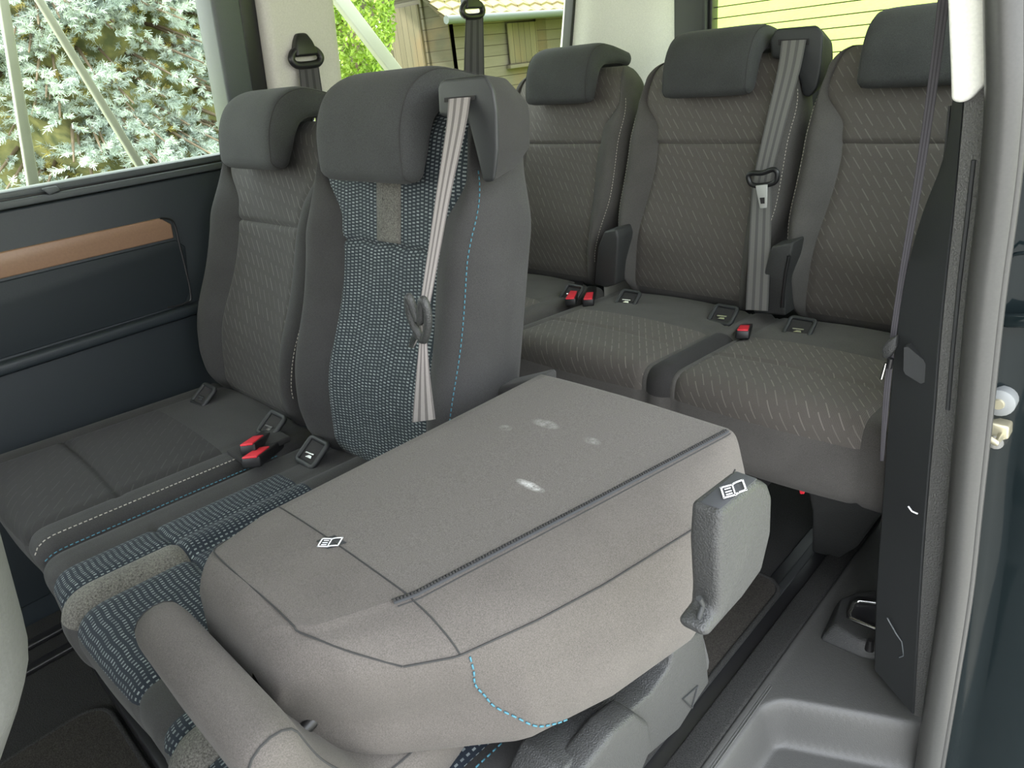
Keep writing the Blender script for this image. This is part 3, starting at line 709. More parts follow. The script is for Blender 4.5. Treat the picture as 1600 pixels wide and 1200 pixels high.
# belt housing on the right shoulder of the middle backrest, and its strap
bgd = belt_guide(s3b, [(1202, 62), (1212, 44), (1276, 39), (1287, 52), (1284, 100), (1277, 138), (1264, 153), (1254, 150), (1250, 128), (1236, 96), (1204, 90)],
           [(1222, 70), (1228, 56), (1284, 45), (1301, 66), (1303, 88), (1298, 118), (1282, 140), (1270, 140), (1262, 122), (1252, 100), (1226, 92)], 1.655, 1.76)
mk('belt_slot', [*yp([(1216, 62), (1264, 60), (1264, 70), (1216, 71)], 1.652), *yp([(1216, 62), (1264, 60), (1264, 70), (1216, 71)], 1.66)], [(0, 1, 2, 3), (7, 6, 5, 4), (0, 4, 5, 1), (1, 5, 6, 2), (2, 6, 7, 3), (3, 7, 4, 0)], 'strip', bgd, smooth=False)
w = ribbon('seat_belt', [(ony(1221, 64, 1.652), ony(1260, 62, 1.652)), (ony(1215, 110, 1.62), ony(1250, 110, 1.62)), (ony(1197, 190, 1.575), ony(1228, 190, 1.575)), (ony(1179, 272, 1.54), ony(1207, 273, 1.54)), (ony(1175, 300, 1.535), ony(1206, 300, 1.535)), (ony(1170, 390, 1.475), ony(1204, 390, 1.475)), (ony(1165, 484, 1.43), ony(1200, 486, 1.43))], 'web_mid', s3b)
def tongue(parent, c, ang, name='belt_tongue', s=1.0, mat='black', flip=1):
    """loop the strap runs through, with the steel latch plate below"""
    rot = Matrix.Rotation(math.radians(ang), 3, 'Y'); T = lambda a, b, d=0: np.array(Vector(c)+rot @ Vector((a*s, d*s, b*s)))
    P = [T(a, b) for a, b in ((-.03, .008), (-.024, -.008), (0, -.012), (.024, -.008), (.03, .008), (.022, .016), (0, .012), (-.022, .014))]
    o = tube(name, smooth_path(P, 48, closed=True), .0052*s, mat, parent, closed=True)
    oo = [(-.012, -.01), (.012, -.01), (.010, -.03), (.007, -.055), (-.007, -.055), (-.010, -.03)]; A = [T(a, b, -.009) for a, b in oo]; B = [T(a, b, -.006) for a, b in oo]
    lp = prism('latch_plate', A, B, 'steel', o, bev=.0008)
    A = [T(a, b, -.0098) for a, b in ((-.005, -.034), (.005, -.034), (.004, -.046), (-.004, -.046))]; prism('latch_slot', A, ext(A, (0, .001, 0)), 'strip', o)
    return o
tongue(w, ony(1192, 280, 1.49), -8, s=1.1)
for px_ in ((1163, 448), (1192, 448)):
    pass
# pillar belts: a guide on the far pillar, one in the side window, one at the right-hand post
def pillar_belt(label, c, prs, mat, name='seat_belt', guide=True):
    c = np.array(c); t = thing(name, label, 'seat belt', c)
    if guide:
        P = [c+np.array(v) for v in ((0, -.032, -.014), (0, -.038, -.002), (0, -.026, .012), (0, 0, .016), (0, .026, .012), (0, .038, -.002), (0, .032, -.014), (0, .016, -.018), (0, -.016, -.018))]
        g = tube('belt_guide', smooth_path(P, 54, closed=True), .0085, 'black', t, closed=True)
        A = [c+np.array(v) for v in ((.012, -.030, .0), (.010, -.022, .03), (.006, -.012, .048), (.006, .012, .048), (.010, .022, .03), (.012, .030, .0))]
        prism('guide_cover', A, ext([a*1.0 for a in A], (-.03, 0, 0)), 'black', g, bev=.006)
    ribbon('webbing', prs, mat, t); return t
X = XL+.10
pillar_belt('black belt guide and strap on the pale pillar behind the far headrest', onx(478, 88, X), [(onx(466, 98, X), onx(497, 96, X)), (onx(470, 140, X), onx(503, 138, X)), (onx(476, 190, X+.01), onx(512, 190, X+.01)), (onx(482, 300, X+.03), onx(520, 300, X+.03))], 'web_dark')
X = XL+.115
pillar_belt('black belt guide and strap hanging before the shed window', onx(738, 14, X), [(onx(728, 24, X), onx(755, 24, X)), (onx(726, 70, X), onx(756, 70, X)), (onx(724, 150, X), onx(757, 150, X)), (onx(722, 260, X), onx(757, 260, X))], 'web_dark')
rbl = pillar_belt('dark grey striped strap running down beside the right-hand door post', ony(1400, 480, .985), [(ony(1470, -60, .99), ony(1492, -60, .99)), (ony(1463, 20, .99), ony(1481, 20, .99)), (ony(1447, 150, .99), ony(1463, 150, .99)), (ony(1427, 290, .985), ony(1441, 290, .985)), (ony(1403, 440, .98), ony(1414, 440, .98)), (ony(1390, 530, .975), ony(1400, 530, .975)), (ony(1380, 620, .97), ony(1390, 620, .97)), (ony(1375, 720, .98), ony(1381, 720, .98))], 'web_dark', guide=False)
A = yp([(1401, 525), (1386, 533), (1377, 545), (1378, 560), (1388, 562), (1400, 545)], .955); prism('belt_tongue', A, ext(A, (0, .012, 0)), 'grey', rbl, bev=.003)
tube('latch_plate', yp([(1384, 567), (1377, 592)], .95), .0022, 'chrome', rbl); tube('belt_stop', yp([(1392, 560), (1389, 575)], .95), .004, 'black', rbl)
# second, thinner run of strap close to the post
tube('strap_edge', yp([(1484, 165), (1479, 220), (1473, 280)], .985), .0018, 'dark', rbl, n=6)

# ================================================================== second row
Z2 = .40
s21 = thing('single_middle_seat', 'dark patterned single seat beside the left window, middle row', 'seat', (-1.37, .3, 0))
cu = cushion(s21, -1.60, -1.145, bench_profile(.485, .065, Z2+.005, .43, .30, yb=.012), fix_inserts([(-1.54, -1.215, .395, .545, 'relief_seat_shaded')]), [(.215, -1.54, -1.215)], plainmat='plain_shaded')
cush_stitch(cu, -1.165, .16, .54, 'cream', cu['b'])
f21 = lean(-1.362, .535, Z2, 20.5); backrest(s21, f21, 'relief_shaded', 'cream', iw=.125, stitch_sides=(1,), topw=.185, pinch=.02, plainmat='plain_shaded'); headrest(s21, f21, v0=.495)
anchor_guide(s21, *onz(318, 618, Z2+.025)); anchor_guide(s21, *onz(424, 664, Z2+.025))
A = [(-1.20, .40, .41), (-1.14, .40, .41), (-1.14, .50, .41), (-1.20, .50, .41)]; prism('buckle_recess', A, ext(A, (0, 0, .012)), 'strip', s21, bev=.004)
buckle(s21, onz(425, 675, .40), onz(387, 703, .44)); 
box('underframe', (-1.56, .14, .02), (-1.2, .46, .25), 'strip', s21, bev=.01)
for x in (-1.58, -1.50): box('floor_rail', (x-.012, -.1, .001), (x+.012, .5, .012), 'black', s21, bev=.003)

s2b = thing('middle_bench_seat', 'two-place bench seat with blue-grey dashed fabric, its right backrest folded flat', 'bench seat', (-.66, .3, 0))
cu2 = cushion(s2b, -1.128, -.298, bench_profile(.485, .06, Z2+.005, .43, .30, yb=.012), fix_inserts([(-1.06, -.735, .42, .545, 'dash_seat'), (-.665, -.388, .42, .545, 'dash_seat'), (-.985, -.925, .215, .545, 'velcro', 'melange_strip'), (-.635, -.575, .215, .545, 'velcro', 'melange_strip')]), [(.215, -1.06, -.735), (.215, -.665, -.388)], plainmat='plain_shaded')
cush_stitch(cu2, -1.112, .15, .53, 'teal', cu2['b']); cush_stitch(cu2, -.376, .15, .55, 'teal', cu2['b'])
f22 = lean(-.892, .52, Z2, 15.5); b22 = backrest(s2b, f22, 'dash', 'teal', hw=.216, iw=.122, stitch_sides=(1,), topw=.18, plainmat='plain_shaded'); headrest(s2b, f22, v0=.487)
# melange band in the upper part of the centre panel
G = []; uvm = []; Fm = []
for i, v in enumerate(np.linspace(.396, .50, 20)):
    for x in (-.030, -.015, 0, .015, .030): G.append(b22['front'](x, v, .0012)); uvm.append((x, v))
for i in range(19):
    for j in range(4): Fm.append((i*5+j, i*5+j+1, (i+1)*5+j+1, (i+1)*5+j))
o = mk('melange_strip', G, Fm, 'velcro', b22['i'], uvm); sd = o.modifiers.new('t', 'SOLIDIFY'); sd.thickness = .001
anchor_guide(s2b, *onz(488, 706, Z2+.027))
buckle(s2b, onz(436, 690, .40), onz(392, 723, .437), w=.015)
box('underframe', (-1.08, .14, .02), (-.40, .46, .25), 'strip', s2b, bev=.01)
bgd = belt_guide(s2b, [(684, 134), (692, 123), (758, 116), (771, 140), (776, 175), (777, 235), (772, 284), (756, 286), (747, 250), (732, 190), (686, 180)],
           [(704, 138), (712, 130), (790, 121), (826, 160), (830, 185), (829, 230), (806, 262), (775, 270), (768, 235), (755, 190), (706, 180)], .600, .705)
# velour side of the housing
A = [ony(*p, .602) for p in ((766, 128), (776, 175), (777, 235), (773, 278))]; B = [ony(*p, .704) for p in ((796, 124), (830, 185), (829, 230), (808, 262))]
mk('belt_slot', [*yp([(694, 153), (742, 149), (742, 156), (694, 160)], .598), *yp([(694, 153), (742, 149), (742, 156), (694, 160)], .61)], [(0, 1, 2, 3), (7, 6, 5, 4), (0, 4, 5, 1), (1, 5, 6, 2), (2, 6, 7, 3), (3, 7, 4, 0)], 'strip', bgd, smooth=False)
w = ribbon('seat_belt', [(ony(701, 155, .596), ony(735, 152, .596)), (ony(697, 200, .575), ony(727, 200, .575)), (ony(682, 300, .54), ony(705, 300, .545)), (ony(669, 390, .50), ony(688, 390, .505)), (ony(657, 470, .46), ony(673, 470, .465)), (ony(653, 500, .452), ony(665, 500, .455)), (ony(655, 530, .45), ony(667, 530, .455)), (ony(650, 590, .445), ony(672, 590, .45)), (ony(644, 660, .44), ony(680, 655, .44))], 'web_light', s2b)
cc = ony(659, 494, .445); Tq = lambda a, b: cc+np.array((a*.7, -.004, b))
rg = tube('belt_tongue', smooth_path([Tq(a, b) for a, b in ((-.018, .022), (-.022, 0), (-.008, -.022), (.004, -.026), (.02, -.006), (.024, .012), (.016, .022), (.002, -.004), (-.006, .0))], 60, closed=True), .0048, 'grey', w, closed=True)
A = yp([(648, 512), (655, 520), (650, 532), (644, 545), (638, 543), (640, 530)], .44); prism('latch_plate', A, ext(A, (0, .003, 0)), 'chrome', rg, bev=.0006)

A = yp([(694, 668), (700, 645), (718, 630), (760, 610), (822, 596), (838, 592), (836, 640), (760, 690)], .615); prism('hinge_gusset', A, ext(A, (0, .05, 0)), 'plain_shaded', s2b, bev=.012, seg=4)
# folded backrest of the door-side place, back panel up
def folded(parent):
    V = []; Fc = []; uv = []; tags = []
    ys = list(np.arange(.128, .6281, .006)); zt = .632
    stt = []; seam = []; zipp = []; cross = []
    for y in ys:
        t = (y-.128)/(.628-.128)
        # how far the section is pulled in at the front end (round) and at the hinge end
        r = .04; k = max(0.0, 1-((r-(y-.128))/r)**3.2)**.42 if y-.128 < r else 1.0
        r2 = .012; k2 = math.sqrt(max(0.0, 1-((r2-(.628-y))/r2)**2)) if .628-y < r2 else 1.0
        xl = float(np.interp(y, [.13, .16, .22, .3, .61], [-.585, -.604, -.616, -.612, -.595])); xr = float(np.interp(y, [.13, .17, .24, .43, .61], [-.475, -.425, -.390, -.350, -.314]))
        xu = float(np.interp(y, [.13, .17, .233, .30, .367, .476, .56, .63], [-.450, -.392, -.342, -.318, -.300, -.279, -.288, -.306]))
        xs_ = float(np.interp(y, [.13, .183, .235, .275, .355, .454, .54, .63], [-.462, -.400, -.350, -.312, -.282, -.262, -.272, -.30]))
        zs = .515; zb = sip(y, [.13, .30, .5, .63], [.475, .455, .465, .49])
        ctrl = [(xl+.012, .50-.02, 'b'), (xl-.008, .54, 'b'), (xl-.004, zt-.020, 'b'), (xl+.005, zt-.004, 'b'), (xl+.014, zt+.001, 't'), ((xl+xr)/2, zt+.003, 't'), (xr-.016, zt, 't'), (xr-.008, zt-.0005, 't'), (xr, zt-.003, 'b'),
                (xr+(xu-xr)*.5, zt-.011, 'b'), (xu, zt-.030, 'b'), (xu+(xs_-xu)*.45+.004, zt-.062, 'b'), (xs_, zs+.02, 'b'), (xs_, zs-.012, 'b'), (xs_-.012, zs-.034, 'b'), (xs_-.05, zb, 'b'), (-.45, zb+.005, 'b'), (xl+.05, .475, 'b')]
        if y < .24:   # softer shoulder where the top panel rounds off
            q_ = (.24-y)/.11; ctrl[8] = (xr, zt-.003-.004*q_, 'b'); ctrl[7] = (xr-.008, zt-.0005-.003*q_, 't'); ctrl[6] = (xr-.016, zt-.002*q_, 't')
        cen = np.array((-.46, .56)); L = smooth_path([(a, b) for a, b, _ in ctrl], 18*4, closed=True)
        for (x, z) in L:
            q = cen+(np.array((x, z))-cen)*np.array((1-(1-k)*.10-(1-k2)*.03, (.25+.75*k) if k < 1 else (.75+.25*k2)))
            V.append((q[0], y, q[1])); uv.append((q[0], y))
        n = len(L); row = V[-n:]
        stt.append(row[4*8]); seam.append(row[4*10]); zipp.append(row[4*7+2])
    n = 72; m = len(ys)
    for i in range(m-1):
        for j in range(n): Fc.append((i*n+j, i*n+(j+1) % n, (i+1)*n+(j+1) % n, (i+1)*n+j)); tags.append('t' if 16 <= j < 30 and ys[i] > .236 else 'b')
    for r in (0, m-1): f = tuple(r*n+j for j in range(n)); Fc.append(f[::-1] if r == 0 else f); tags.append('b')
    ob = split_mesh('b', V, uv, Fc, tags, {'b': ('folded_backrest', 'backing'), 't': ('back_panel', 'back_panel')}, parent)
    up = lambda P, d=.0012: [np.array(p)+np.array((0, 0, d)) for p in P]
    A = np.array(V).reshape(m, n, 3); i0 = next(i for i, y in enumerate(ys) if y > .236)
    # zip along the panel's edge, crossing seam, side seam and teal stitching
    z1 = up(A[i0-2:m-2, 30], .0005); zp = tube('zip', z1, .0030, 'label', ob['t'], n=6, flat=.5)
    dashes('zip_teeth', up(A[i0-2:m-2, 30], .0023), 'strip', zp, .0018, .0012, .0016)
    tube('seam', up(A[i0-2:m-2, 32], .0002), .0007, 'thread', ob['b'], n=5); tube('seam', up(A[i0-2:m-2, 28], .0002), .0007, 'thread', ob['b'], n=5)
    tube('seam', up(A[i0, 14:41], .0002), .0008, 'thread', ob['b'], n=5)
    tube('seam', [p+np.array((.0006, 0, .0006)) for p in A[12:m-6, 40]], .0009, 'thread', ob['b'], n=5)
    fe = [A[k_, j_] for k_, j_ in ((14, 12), (9, 13), (6, 14), (5, 17), (5, 22), (5, 27), (5, 31), (6, 34), (8, 37), (12, 40))]; fe = smooth_path(fe, 80)
    tube('seam', [p+np.array((0, -.0004, .0006)) for p in fe], .0008, 'thread', ob['b'], n=5)
    # teal arc round the bolster
    arc = []
    for s in np.linspace(0, 1, 50):
        j = 40.5+s*15; i = i0-3-int(0) - 0*s; ii = i0+1+ (s**2.2)*13; a = int(ii); fj = int(j); arc.append(A[min(m-1, a), fj]*(1-(j-fj))+A[min(m-1, a), fj+1]*(j-fj))
    arc = smooth_path(arc[::6], 60); o = dashes('stitching', [p+np.array((.001, -.0004, 0)) for p in arc], 'teal', ob['b']); o['label'] = 'teal dashed stitching'
    arc2 = [p+np.array((.0006, .007, 0)) for p in arc]; tube('seam', arc2, .0008, 'thread', ob['b'], n=5)
    return ob, A
fo, FA = folded(s2b)
c = onz(516, 846, .6365); a = onz(530, 853, .6365); b_ = onz(520, 838, .6365)
lab = prism('fabric_label', [onz(x, y, .6345) for x, y in ((494, 845), (512, 858), (542, 848), (523, 836))], [onz(x, y, .6355) for x, y in ((494, 845), (512, 858), (542, 848), (523, 836))], 'label', fo['t'])
symbol(lab, onz(516, 847, .636), onz(527, 846, .636)-onz(505, 847, .636), onz(520, 840, .636)-onz(512, 853, .636), .0095, .007)
# headrest of the folded backrest
fh = Frame((-.500, .716, .582), (0, -.985, -.17), (0, .17, -.985))
headrest(s2b, fh, hw=.118, v0=.470, flat=True, mat='backing', thick=1.25)
# release lever cover at the hinge
A = [onx(x, y, -.19) for x, y in ((1127, 800), (1188, 750), (1203, 756), (1209, 775), (1207, 830), (1192, 893), (1160, 938), (1130, 972), (1106, 1000), (1100, 990), (1122, 960), (1124, 935), (1122, 860))]
hc = prism('hinge_cover', A, ext(A, (-.024, 0, 0)), 'grey', s2b, bev=.007, seg=5)
zt_ = .748
lv = prism('release_lever', [onz(x, y, .752) for x, y in ((1092, 785), (1126, 796), (1184, 748), (1150, 736))], [onz(x, y, .756) for x, y in ((1092, 785), (1126, 796), (1184, 748), (1150, 736))], 'label', hc, bev=.001)
symbol(lv, onz(1146, 764, .757), onz(1157, 761, .757)-onz(1138, 768, .757), onz(1142, 755, .757)-onz(1147, 770, .757), .0085, .007)
tube('hinge_link', [onx(x, y, -.20) for x, y in ((1092, 935), (1098, 945), (1094, 958), (1092, 966))], .0022, 'dark', s2b)
# side cover down to the floor rail
A = [onx(x, y, -.290) for x, y in ((1100, 985), (1109, 1066), (1092, 1092), (1062, 1140), (1010, 1185), (960, 1240), (850, 1270), (880, 1205), (960, 1135), (1020, 1082), (1046, 1045), (1052, 1020), (1080, 995))]
sc_ = prism('side_cover', A, ext(A, (-.05, 0, 0)), 'grey', s2b, bev=.004)
t3 = [onx(x, y, -.2892) for x, y in ((1067, 1092), (1090, 1072), (1081, 1106))]; tube('triangle_mark', t3, .0012, 'dark', sc_, n=5, closed=True)
A = [onx(x, y, -.278) for x, y in ((1022, 1165), (1016, 1130), (995, 1115), (960, 1145), (905, 1215), (905, 1240), (990, 1240))]; prism('slider_housing', A, ext(A, (-.03, 0, 0)), 'grey', s2b, bev=.006)
box('front_rail', (-1.34, .085, .002), (-.5, .105, .05), 'black', s2b, bev=.004)

# ------------------------------------------------------------------ mats, clip, front seat
def mat_(name, x0, y0, x1, y1, z, label, r=.05):
    P = []
    for cx_, cy_, a0 in ((x1-r, y1-r, 0), (x0+r, y1-r, 90), (x0+r, y0+r, 180), (x1-r, y0+r, 270)):
        for t in range(0, 91, 15): a = math.radians(a0+t); P.append((cx_+r*math.cos(a), cy_+r*math.sin(a), z))
    o = prism(name, P, ext(P, (0, 0, .012)), 'mat', bev=.003); tag(o, label, 'floor mat'); e = tube('edge_binding', ext(P, (0, 0, .009)), .0055, 'carpet', o, closed=True, n=8); return o
mat_('floor_mat', -1.30, .50, -.436, 1.10, .002, 'brown-grey carpet mat lying between the middle and rear rows', .04)
mat_('floor_mat', -1.28, -1.0, -.5, .075, .002, 'dark carpet mat in front of the middle bench at lower left')
c = onx(80, 297, XL+.01); t = prism('blind_catch', [onx(x, y, XL+.014) for x, y in ((64, 295), (88, 290), (95, 298), (78, 305))], [onx(x, y, XL-.01) for x, y in ((64, 295), (88, 290), (95, 298), (78, 305))], 'sill', bev=.003); tag(t, 'small grey blind catch on the left window sill', 'catch')

fs = thing('front_seat', 'light grey textured edge of a front seat at the left', 'seat', (-.55, -.12, .3))
V = []; Fc = []; n = 40; zs = np.linspace(.30, 1.16, 60)
for z in zs:
    bulge = ip(z, [.30, .45, .6, .66, .72, .80, .88, .96, 1.16], [-.20, -.165, -.105, -.050, -.007, .005, .0, -.026, -.10]); hw = .21
    for k in range(n):
        t = 2*math.pi*k/n; cx_, cy_ = math.cos(t), math.sin(t); e = 2/3.2
        V.append((-.60+hw*math.copysign(abs(cx_)**e, cx_), bulge-.07+.09*math.copysign(abs(cy_)**e, cy_), z))
for i in range(len(zs)-1):
    for j in range(n): Fc.append((i*n+j, i*n+(j+1) % n, (i+1)*n+(j+1) % n, (i+1)*n+j))
Fc.append(tuple(range(n))[::-1]); Fc.append(tuple((len(zs)-1)*n+k for k in range(n)))
mk('backrest_shell', V, Fc, 'shell', fs, sharp=60)
box('seat_cushion', (-.8, -.62, .22), (-.4, -.18, .38), 'plain', fs, bev=.05)
box('seat_base', (-.76, -.58, .0), (-.44, -.24, .24), 'dark', fs, bev=.02)

# ================================================================== outside
gv = NT('gravel'); gv.base(gv.mix(gv.noise(25, 6), (.20, .20, .195), (.36, .355, .34))); gv.set(.95, spec=.1); MT['gravel'] = gv.m
gm = NT('grass'); f = gm.noise(1.3, 6, rough=.75); f2 = gm.noise(30, 4)
gm.base(gm.mix(gm.math('MULTIPLY', gm.math('ADD', f, f2), .5), (.13, .19, .03), (.24, .30, .07))); gm.set(.95, spec=.1); MT['grass'] = gm.m
V = []; Fc = []; gx = np.linspace(-30, 26, 57); gy = np.linspace(-8, 34, 43)
for y in gy:
    for x in gx:
        z = -.55+.55*max(0, y-4.5)*(1/(1+math.exp(-min(30, max(-30, (x+.665*y)*2.2))))) + .05*math.sin(x*1.7)*math.sin(y*1.3); V.append((x, y, z))
for j in range(42):
    for i in range(56): Fc.append((j*57+i, j*57+i+1, (j+1)*57+i+1, (j+1)*57+i))
struct(mk('ground', V, Fc, 'grass'))
struct(box('paving', (-3.4, -14, -.56), (14, 16, -.42), 'gravel', bev=.02))  # paving added to keep the grass's green bounce out of the cabin

# spruce seen through the left window
def spruce():
    t = thing('spruce_tree', 'silvery blue spruce filling the left side window', 'tree', (-6.4, 1.9, -.5))
    # a sprig: twig with needles all round
    def sprig(L, nn, r):
        v = []; f = []
        for i in range(nn):
            s = L*(i/nn)**.9; a = RNG.uniform(0, 2*math.pi); d = np.array((.75, math.cos(a)*.8, math.sin(a)*.8)); d /= np.linalg.norm(d); p = np.array((s, 0, 0)); q = np.cross(d, RNG.normal(size=3)); q /= np.linalg.norm(q)
            ln = r*RNG.uniform(.7, 1.2); o = len(v); v += [p-q*.0016, p+q*.0016, p+d*ln+q*.0011, p+d*ln-q*.0011]; f.append((o, o+1, o+2, o+3))
        return np.array(v), f
    kinds = [sprig(.085, 48, .026) for _ in range(5)]
    V = [[], []]; Fc = [[], []]; cnt = [0, 0]; br = []
    def put(k, P, d, sc):
        v, f = kinds[RNG.integers(5)]; d = d/np.linalg.norm(d); a = np.cross(d, (0, 0, 1.)); a /= np.linalg.norm(a)+1e-9; b = np.cross(a, d)
        V[k].append(P+(v*sc) @ np.array((d, a, b))); Fc[k] += [tuple(i+cnt[k] for i in q) for q in f]; cnt[k] += len(v)
    for b in range(680):
        # boughs sweep outwards and slightly down from a trunk at (-6.4, 1.9)
        z0 = RNG.uniform(-.2, 3.4); ang = RNG.uniform(-1.35, 1.35); Rr = (2.0-.25*z0)*RNG.uniform(.86, 1.08)
        dirv = np.array((math.cos(ang), math.sin(ang), 0)); side = np.array((-dirv[1], dirv[0], 0))
        o = np.array((-6.4, 1.9, z0)); tip = o+dirv*Rr+np.array((0, 0, -.25)); 
        br.append([o+dirv*Rr*.35, o+dirv*Rr*.7+(0, 0, -.08), tip])
        for j in range(24):
            s = RNG.uniform(.62, 1.0); w = (1.03-s)*.75*RNG.uniform(-1, 1); P = o+(tip-o)*s+side*w+np.array((0, 0, -abs(w)*.25+RNG.uniform(-.04, .04)))
            dd = dirv*.7+side*np.sign(w)*.5+np.array((0, 0, RNG.uniform(-.35, .35)))+RNG.normal(size=3)*.15
            put(0 if (s > .74 or RNG.random() < .4) else 1, P, dd, RNG.uniform(.85, 1.35))
    mk('tip_foliage', np.vstack(V[0]), Fc[0], 'needle', t, smooth=False); mk('inner_foliage', np.vstack(V[1]), Fc[1], 'needle_old', t, smooth=False)
    V = []; Fc = []
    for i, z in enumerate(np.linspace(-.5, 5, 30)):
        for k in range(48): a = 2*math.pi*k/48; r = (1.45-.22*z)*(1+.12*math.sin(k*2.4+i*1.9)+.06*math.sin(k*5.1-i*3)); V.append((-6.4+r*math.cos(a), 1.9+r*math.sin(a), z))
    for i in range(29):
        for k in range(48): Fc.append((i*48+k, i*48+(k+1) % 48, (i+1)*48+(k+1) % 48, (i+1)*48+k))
    mk('shaded_core', V, Fc, 'core', t)  # lumpy core surface; the crown's inner shade is put into its colour
    VV = []; FF = []
    for P in br:
        v, f = tubegeo(P, [.02, .012, .005], 5); o = len(VV); VV += v; FF += [tuple(i+o for i in q) for q in f]
    o = mk('branches', VV, FF, 'bark', t); o['kind'] = 'stuff'
    v, f = tubegeo([(-6.4, 1.9, -.6), (-6.4, 1.9, 3.0), (-6.4, 1.9, 6.0)], [.2, .12, .04], 12); mk('trunk', v, f, 'bark', t)
def leafm(name, a, b, tr=.3, sc=2.5):
    t = NT(name); f = t.noise(sc, 3); t.base(t.mix(t.math('MULTIPLY', t.math('SUBTRACT', f, .35), 3.3, clamp=True), a, b)); t.set(.6, spec=.3); t.b.inputs['Subsurface Weight'].default_value = 0; MT[name] = t.m
leafm('needle', (.33, .39, .355), (.54, .59, .53), sc=7); leafm('needle_old', (.40, .36, .09), (.62, .50, .18), sc=5); leafm('bark', (.10, .07, .045), (.2, .15, .10))
leafm('leaf', (.16, .27, .03), (.34, .44, .09), sc=3); leafm('wood_dark', (.10, .085, .06), (.17, .15, .11))
leafm('core', (.08, .09, .03), (.26, .24, .08), sc=9)  # dark olive painting the shade deep inside the spruce
spruce()

def foliage(name, label, cat, c, rad, n, mat, size, group=None):
    c = np.array(c); t = thing(name, label, cat, (c[0], c[1], -.5), group); V = []; Fc = []
    for i in range(n):
        d = RNG.normal(size=3); d /= np.linalg.norm(d); p = c+d*np.array(rad)*RNG.uniform(.55, 1)**.6
        a = RNG.normal(size=3); a /= np.linalg.norm(a); b = np.cross(a, RNG.normal(size=3)); b /= np.linalg.norm(b); s = size*RNG.uniform(.6, 1.3); o = len(V)
        V += [p-a*s, p+b*s*.45, p+a*s, p-b*s*.45]; Fc.append((o, o+1, o+2, o+3))
    mk('leaves', V, Fc, mat, t, smooth=False)
    v, f = tubegeo([(c[0], c[1], -.55), (c[0]+.05, c[1], c[2])], [.07, .03], 8); mk('trunk', v, f, 'bark', t); return t
foliage('leafy_shrub', 'sunlit light green leafy shrub left of the wooden shed', 'shrub', (-7.5, 5.25, 1.75), (.7, .42, .9), 7000, 'leaf', .035)
foliage('leafy_shrub', 'bright green shrub just behind the spruce at the window corner', 'shrub', (-9.2, 4.6, 1.6), (1.1, 1.0, 2.2), 9000, 'leaf', .05)

# wooden shed behind the side window
def wood(name, a, b, pitch=.16, vert=False):
    t = NT(name); t.obj(); sp = t.n.new('ShaderNodeSeparateXYZ'); t.L(t._o.outputs['Object'], sp.inputs[0])
    co_ = sp.outputs[2] if not vert else t.math('ADD', sp.outputs[0], sp.outputs[1])
    fr = t.math('FRACT', t.math('DIVIDE', co_, pitch)); gap = t.math('LESS_THAN', fr, .07)
    cell = t.math('FLOOR', t.math('DIVIDE', co_, pitch)); h = t.math('FRACT', t.math('MULTIPLY', t.math('SINE', t.math('MULTIPLY', cell, 12.9)), 4375.5))
    mp = t.n.new('ShaderNodeMapping'); mp.inputs['Scale'].default_value = (1, 1, 9) if not vert else (7, 7, 1); t.L(t._o.outputs['Object'], mp.inputs[0])
    n = t.noise(2.2, 5, vec=mp.outputs[0], rough=.7); st = t.noise(1.1, 3)
    c = t.mix(t.math('ADD', t.math('MULTIPLY', n, .7), t.math('MULTIPLY', h, .35)), a, b); c = t.mix(t.math('MULTIPLY', t.math('SUBTRACT', st, .5), 3, clamp=True), c, (.17, .105, .06))
    t.base(t.mix(gap, c, (.05, .04, .03))); t.set(.85, spec=.1); MT[name] = t.m
wood('plank', (.085, .072, .06), (.165, .14, .115)); wood('plank_dark', (.05, .043, .032), (.10, .086, .066)); wood('board_v', (.085, .07, .05), (.15, .125, .09), .14, True)
rt = NT('mossy_tiles'); f = rt.noise(5, 5, rough=.7); f2 = rt.noise(1.2, 3)
rt.base(rt.mix(rt.math('MULTIPLY', rt.math('SUBTRACT', f, .35), 3, clamp=True), (.19, .13, .08), (.24, .22, .08))); rt.set(.9); MT['tiles'] = rt.m
cy = onx(704, 60, -9)[1]
sh = thing('wooden_shed', 'weathered wooden shed with mossy tiled roof seen through the side window', 'shed', (-9, cy, -.55))
box('side_wall', (-11.8, cy, -.6), (-9, cy+6, 1.72), 'plank', sh)
gA = [(-9.0, cy-.02, -.6), (-9.0, cy-.02, 1.68), (-10.5, cy-.02, 2.9), (-12.0, cy-.02, 1.68), (-12.0, cy-.02, -.6)]; prism('gable_wall', gA, ext(gA, (0, .1, 0)), 'plank_dark', sh)
xd0, xd1 = ony(617, 60, cy-.03)[0], ony(664, 60, cy-.03)[0]; zd = ony(640, 10, cy)[2]
box('door_frame', (xd0-.05, cy-.06, -.5), (xd1+.05, cy-.02, zd+.06), 'plank', sh, bev=.01); box('door', (xd0, cy-.10, -.45), (xd1, cy-.05, zd), 'board_v', sh, bev=.01)
y0, y1 = onx(793, 60, -8.95)[1], onx(838, 60, -8.95)[1]; z0, z1 = onx(800, 100, -8.95)[2], 1.52
box('shutter', (-8.96, y0, z0), (-8.92, y1, z1), 'board_v', sh, bev=.01); box('wall_post', (-8.97, y1, -.6), (-8.93, y1+.25, 1.6), 'plank_dark', sh)
box('window_sill', (-8.97, y0-.06, z0-.07), (-8.88, y1+.06, z0), 'plank', sh, bev=.01)
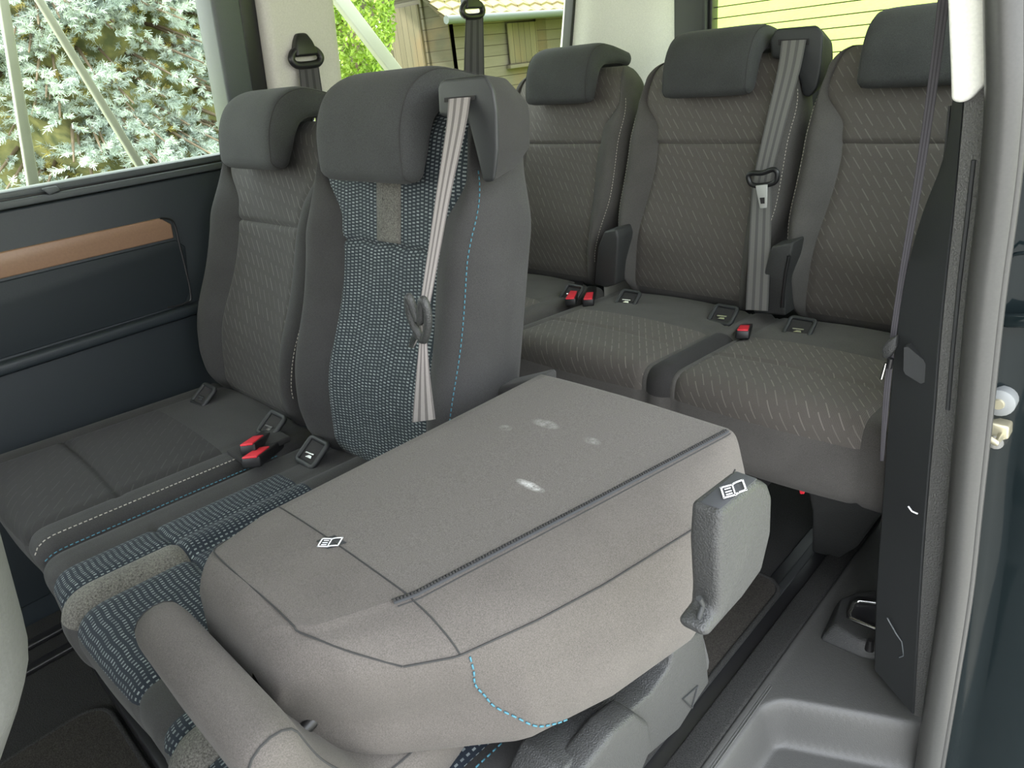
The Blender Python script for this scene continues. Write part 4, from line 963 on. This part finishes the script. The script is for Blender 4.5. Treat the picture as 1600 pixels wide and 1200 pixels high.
def roofs():
    nx, ny = 12, 24; V = []; Fc = []; o = 0
    for side in (1, -1):
        for i in range(nx):
            for j in range(ny):
                s0 = i/nx; s1 = (i+1.15)/nx; ya = cy-.35+j*(6.9/ny); yb = ya+6.9/ny*.96
                P = lambda s, l: (-10.5+side*(1.85*(1-s)), 1.60+(2.98-1.60)*s+l)
                a = P(s0, .05); b = P(s1, .015); ym = (ya+yb)/2
                V += [(a[0], ya, a[1]), (a[0], ym, a[1]+.035), (a[0], yb, a[1]), (b[0], yb, b[1]), (b[0], ym, b[1]+.035), (b[0], ya, b[1]), (a[0], ya, a[1]-.03), (a[0], yb, a[1]-.03)]
                Fc += [(o, o+1, o+4, o+5), (o+1, o+2, o+3, o+4), (o, o+6, o+7, o+2, o+1)]; o += 8
    mk('roof_tiles', V, Fc, 'tiles', sh, smooth=False)
    A = [(-8.66, cy-.3, 1.60), (-10.5, cy-.3, 2.97), (-12.34, cy-.3, 1.60), (-12.34, cy-.3, 1.54), (-10.5, cy-.3, 2.88), (-8.66, cy-.3, 1.54)]; prism('roof_boards', A, ext(A, (0, 6.8, 0)), 'plank_dark', sh)
roofs()
tube('gutter', [(-8.60, cy-.4, 1.60), (-8.60, cy+7, 1.59)], .06, 'sill', sh, n=10)
o = box('wall_lamp', *(lambda p: ((p[0]-.07, p[1]-.08, p[2]-.16), (p[0]+.07, p[1], p[2]+.16)))(ony(597, 50, cy-.03)), 'white', bev=.03); tag(o, 'small white box lamp on the shed wall left of its door', 'wall lamp')

# window reflections built as slanting pale bars beyond the glass
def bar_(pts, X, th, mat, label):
    A = [onx(x, y, X) for x, y in pts]; o = prism('reflection_bar', A, ext(A, (-th, 0, 0)), mat, bev=.004); return tag(o, label, 'bar')
leafm('reflection_pale', (.30, .30, .24), (.38, .38, .32)); 
bar_([(-44, -260), (-30, -260), (82, 400), (62, 400)], -1.95, .02, 'reflection_pale', 'pale upright bar standing in for a reflection in the left window, leftmost of two')
bar_([(-100, -260), (-88, -260), (313, 400), (299, 400)], -1.97, .02, 'reflection_pale', 'pale diagonal bar standing in for a reflection in the left window, right of the upright one')
bar_([(324, -260), (350, -260), (776, 300), (754, 300)], -2.3, .03, 'reflection_pale', 'thick white diagonal bar before the shed, standing in for a side window reflection')
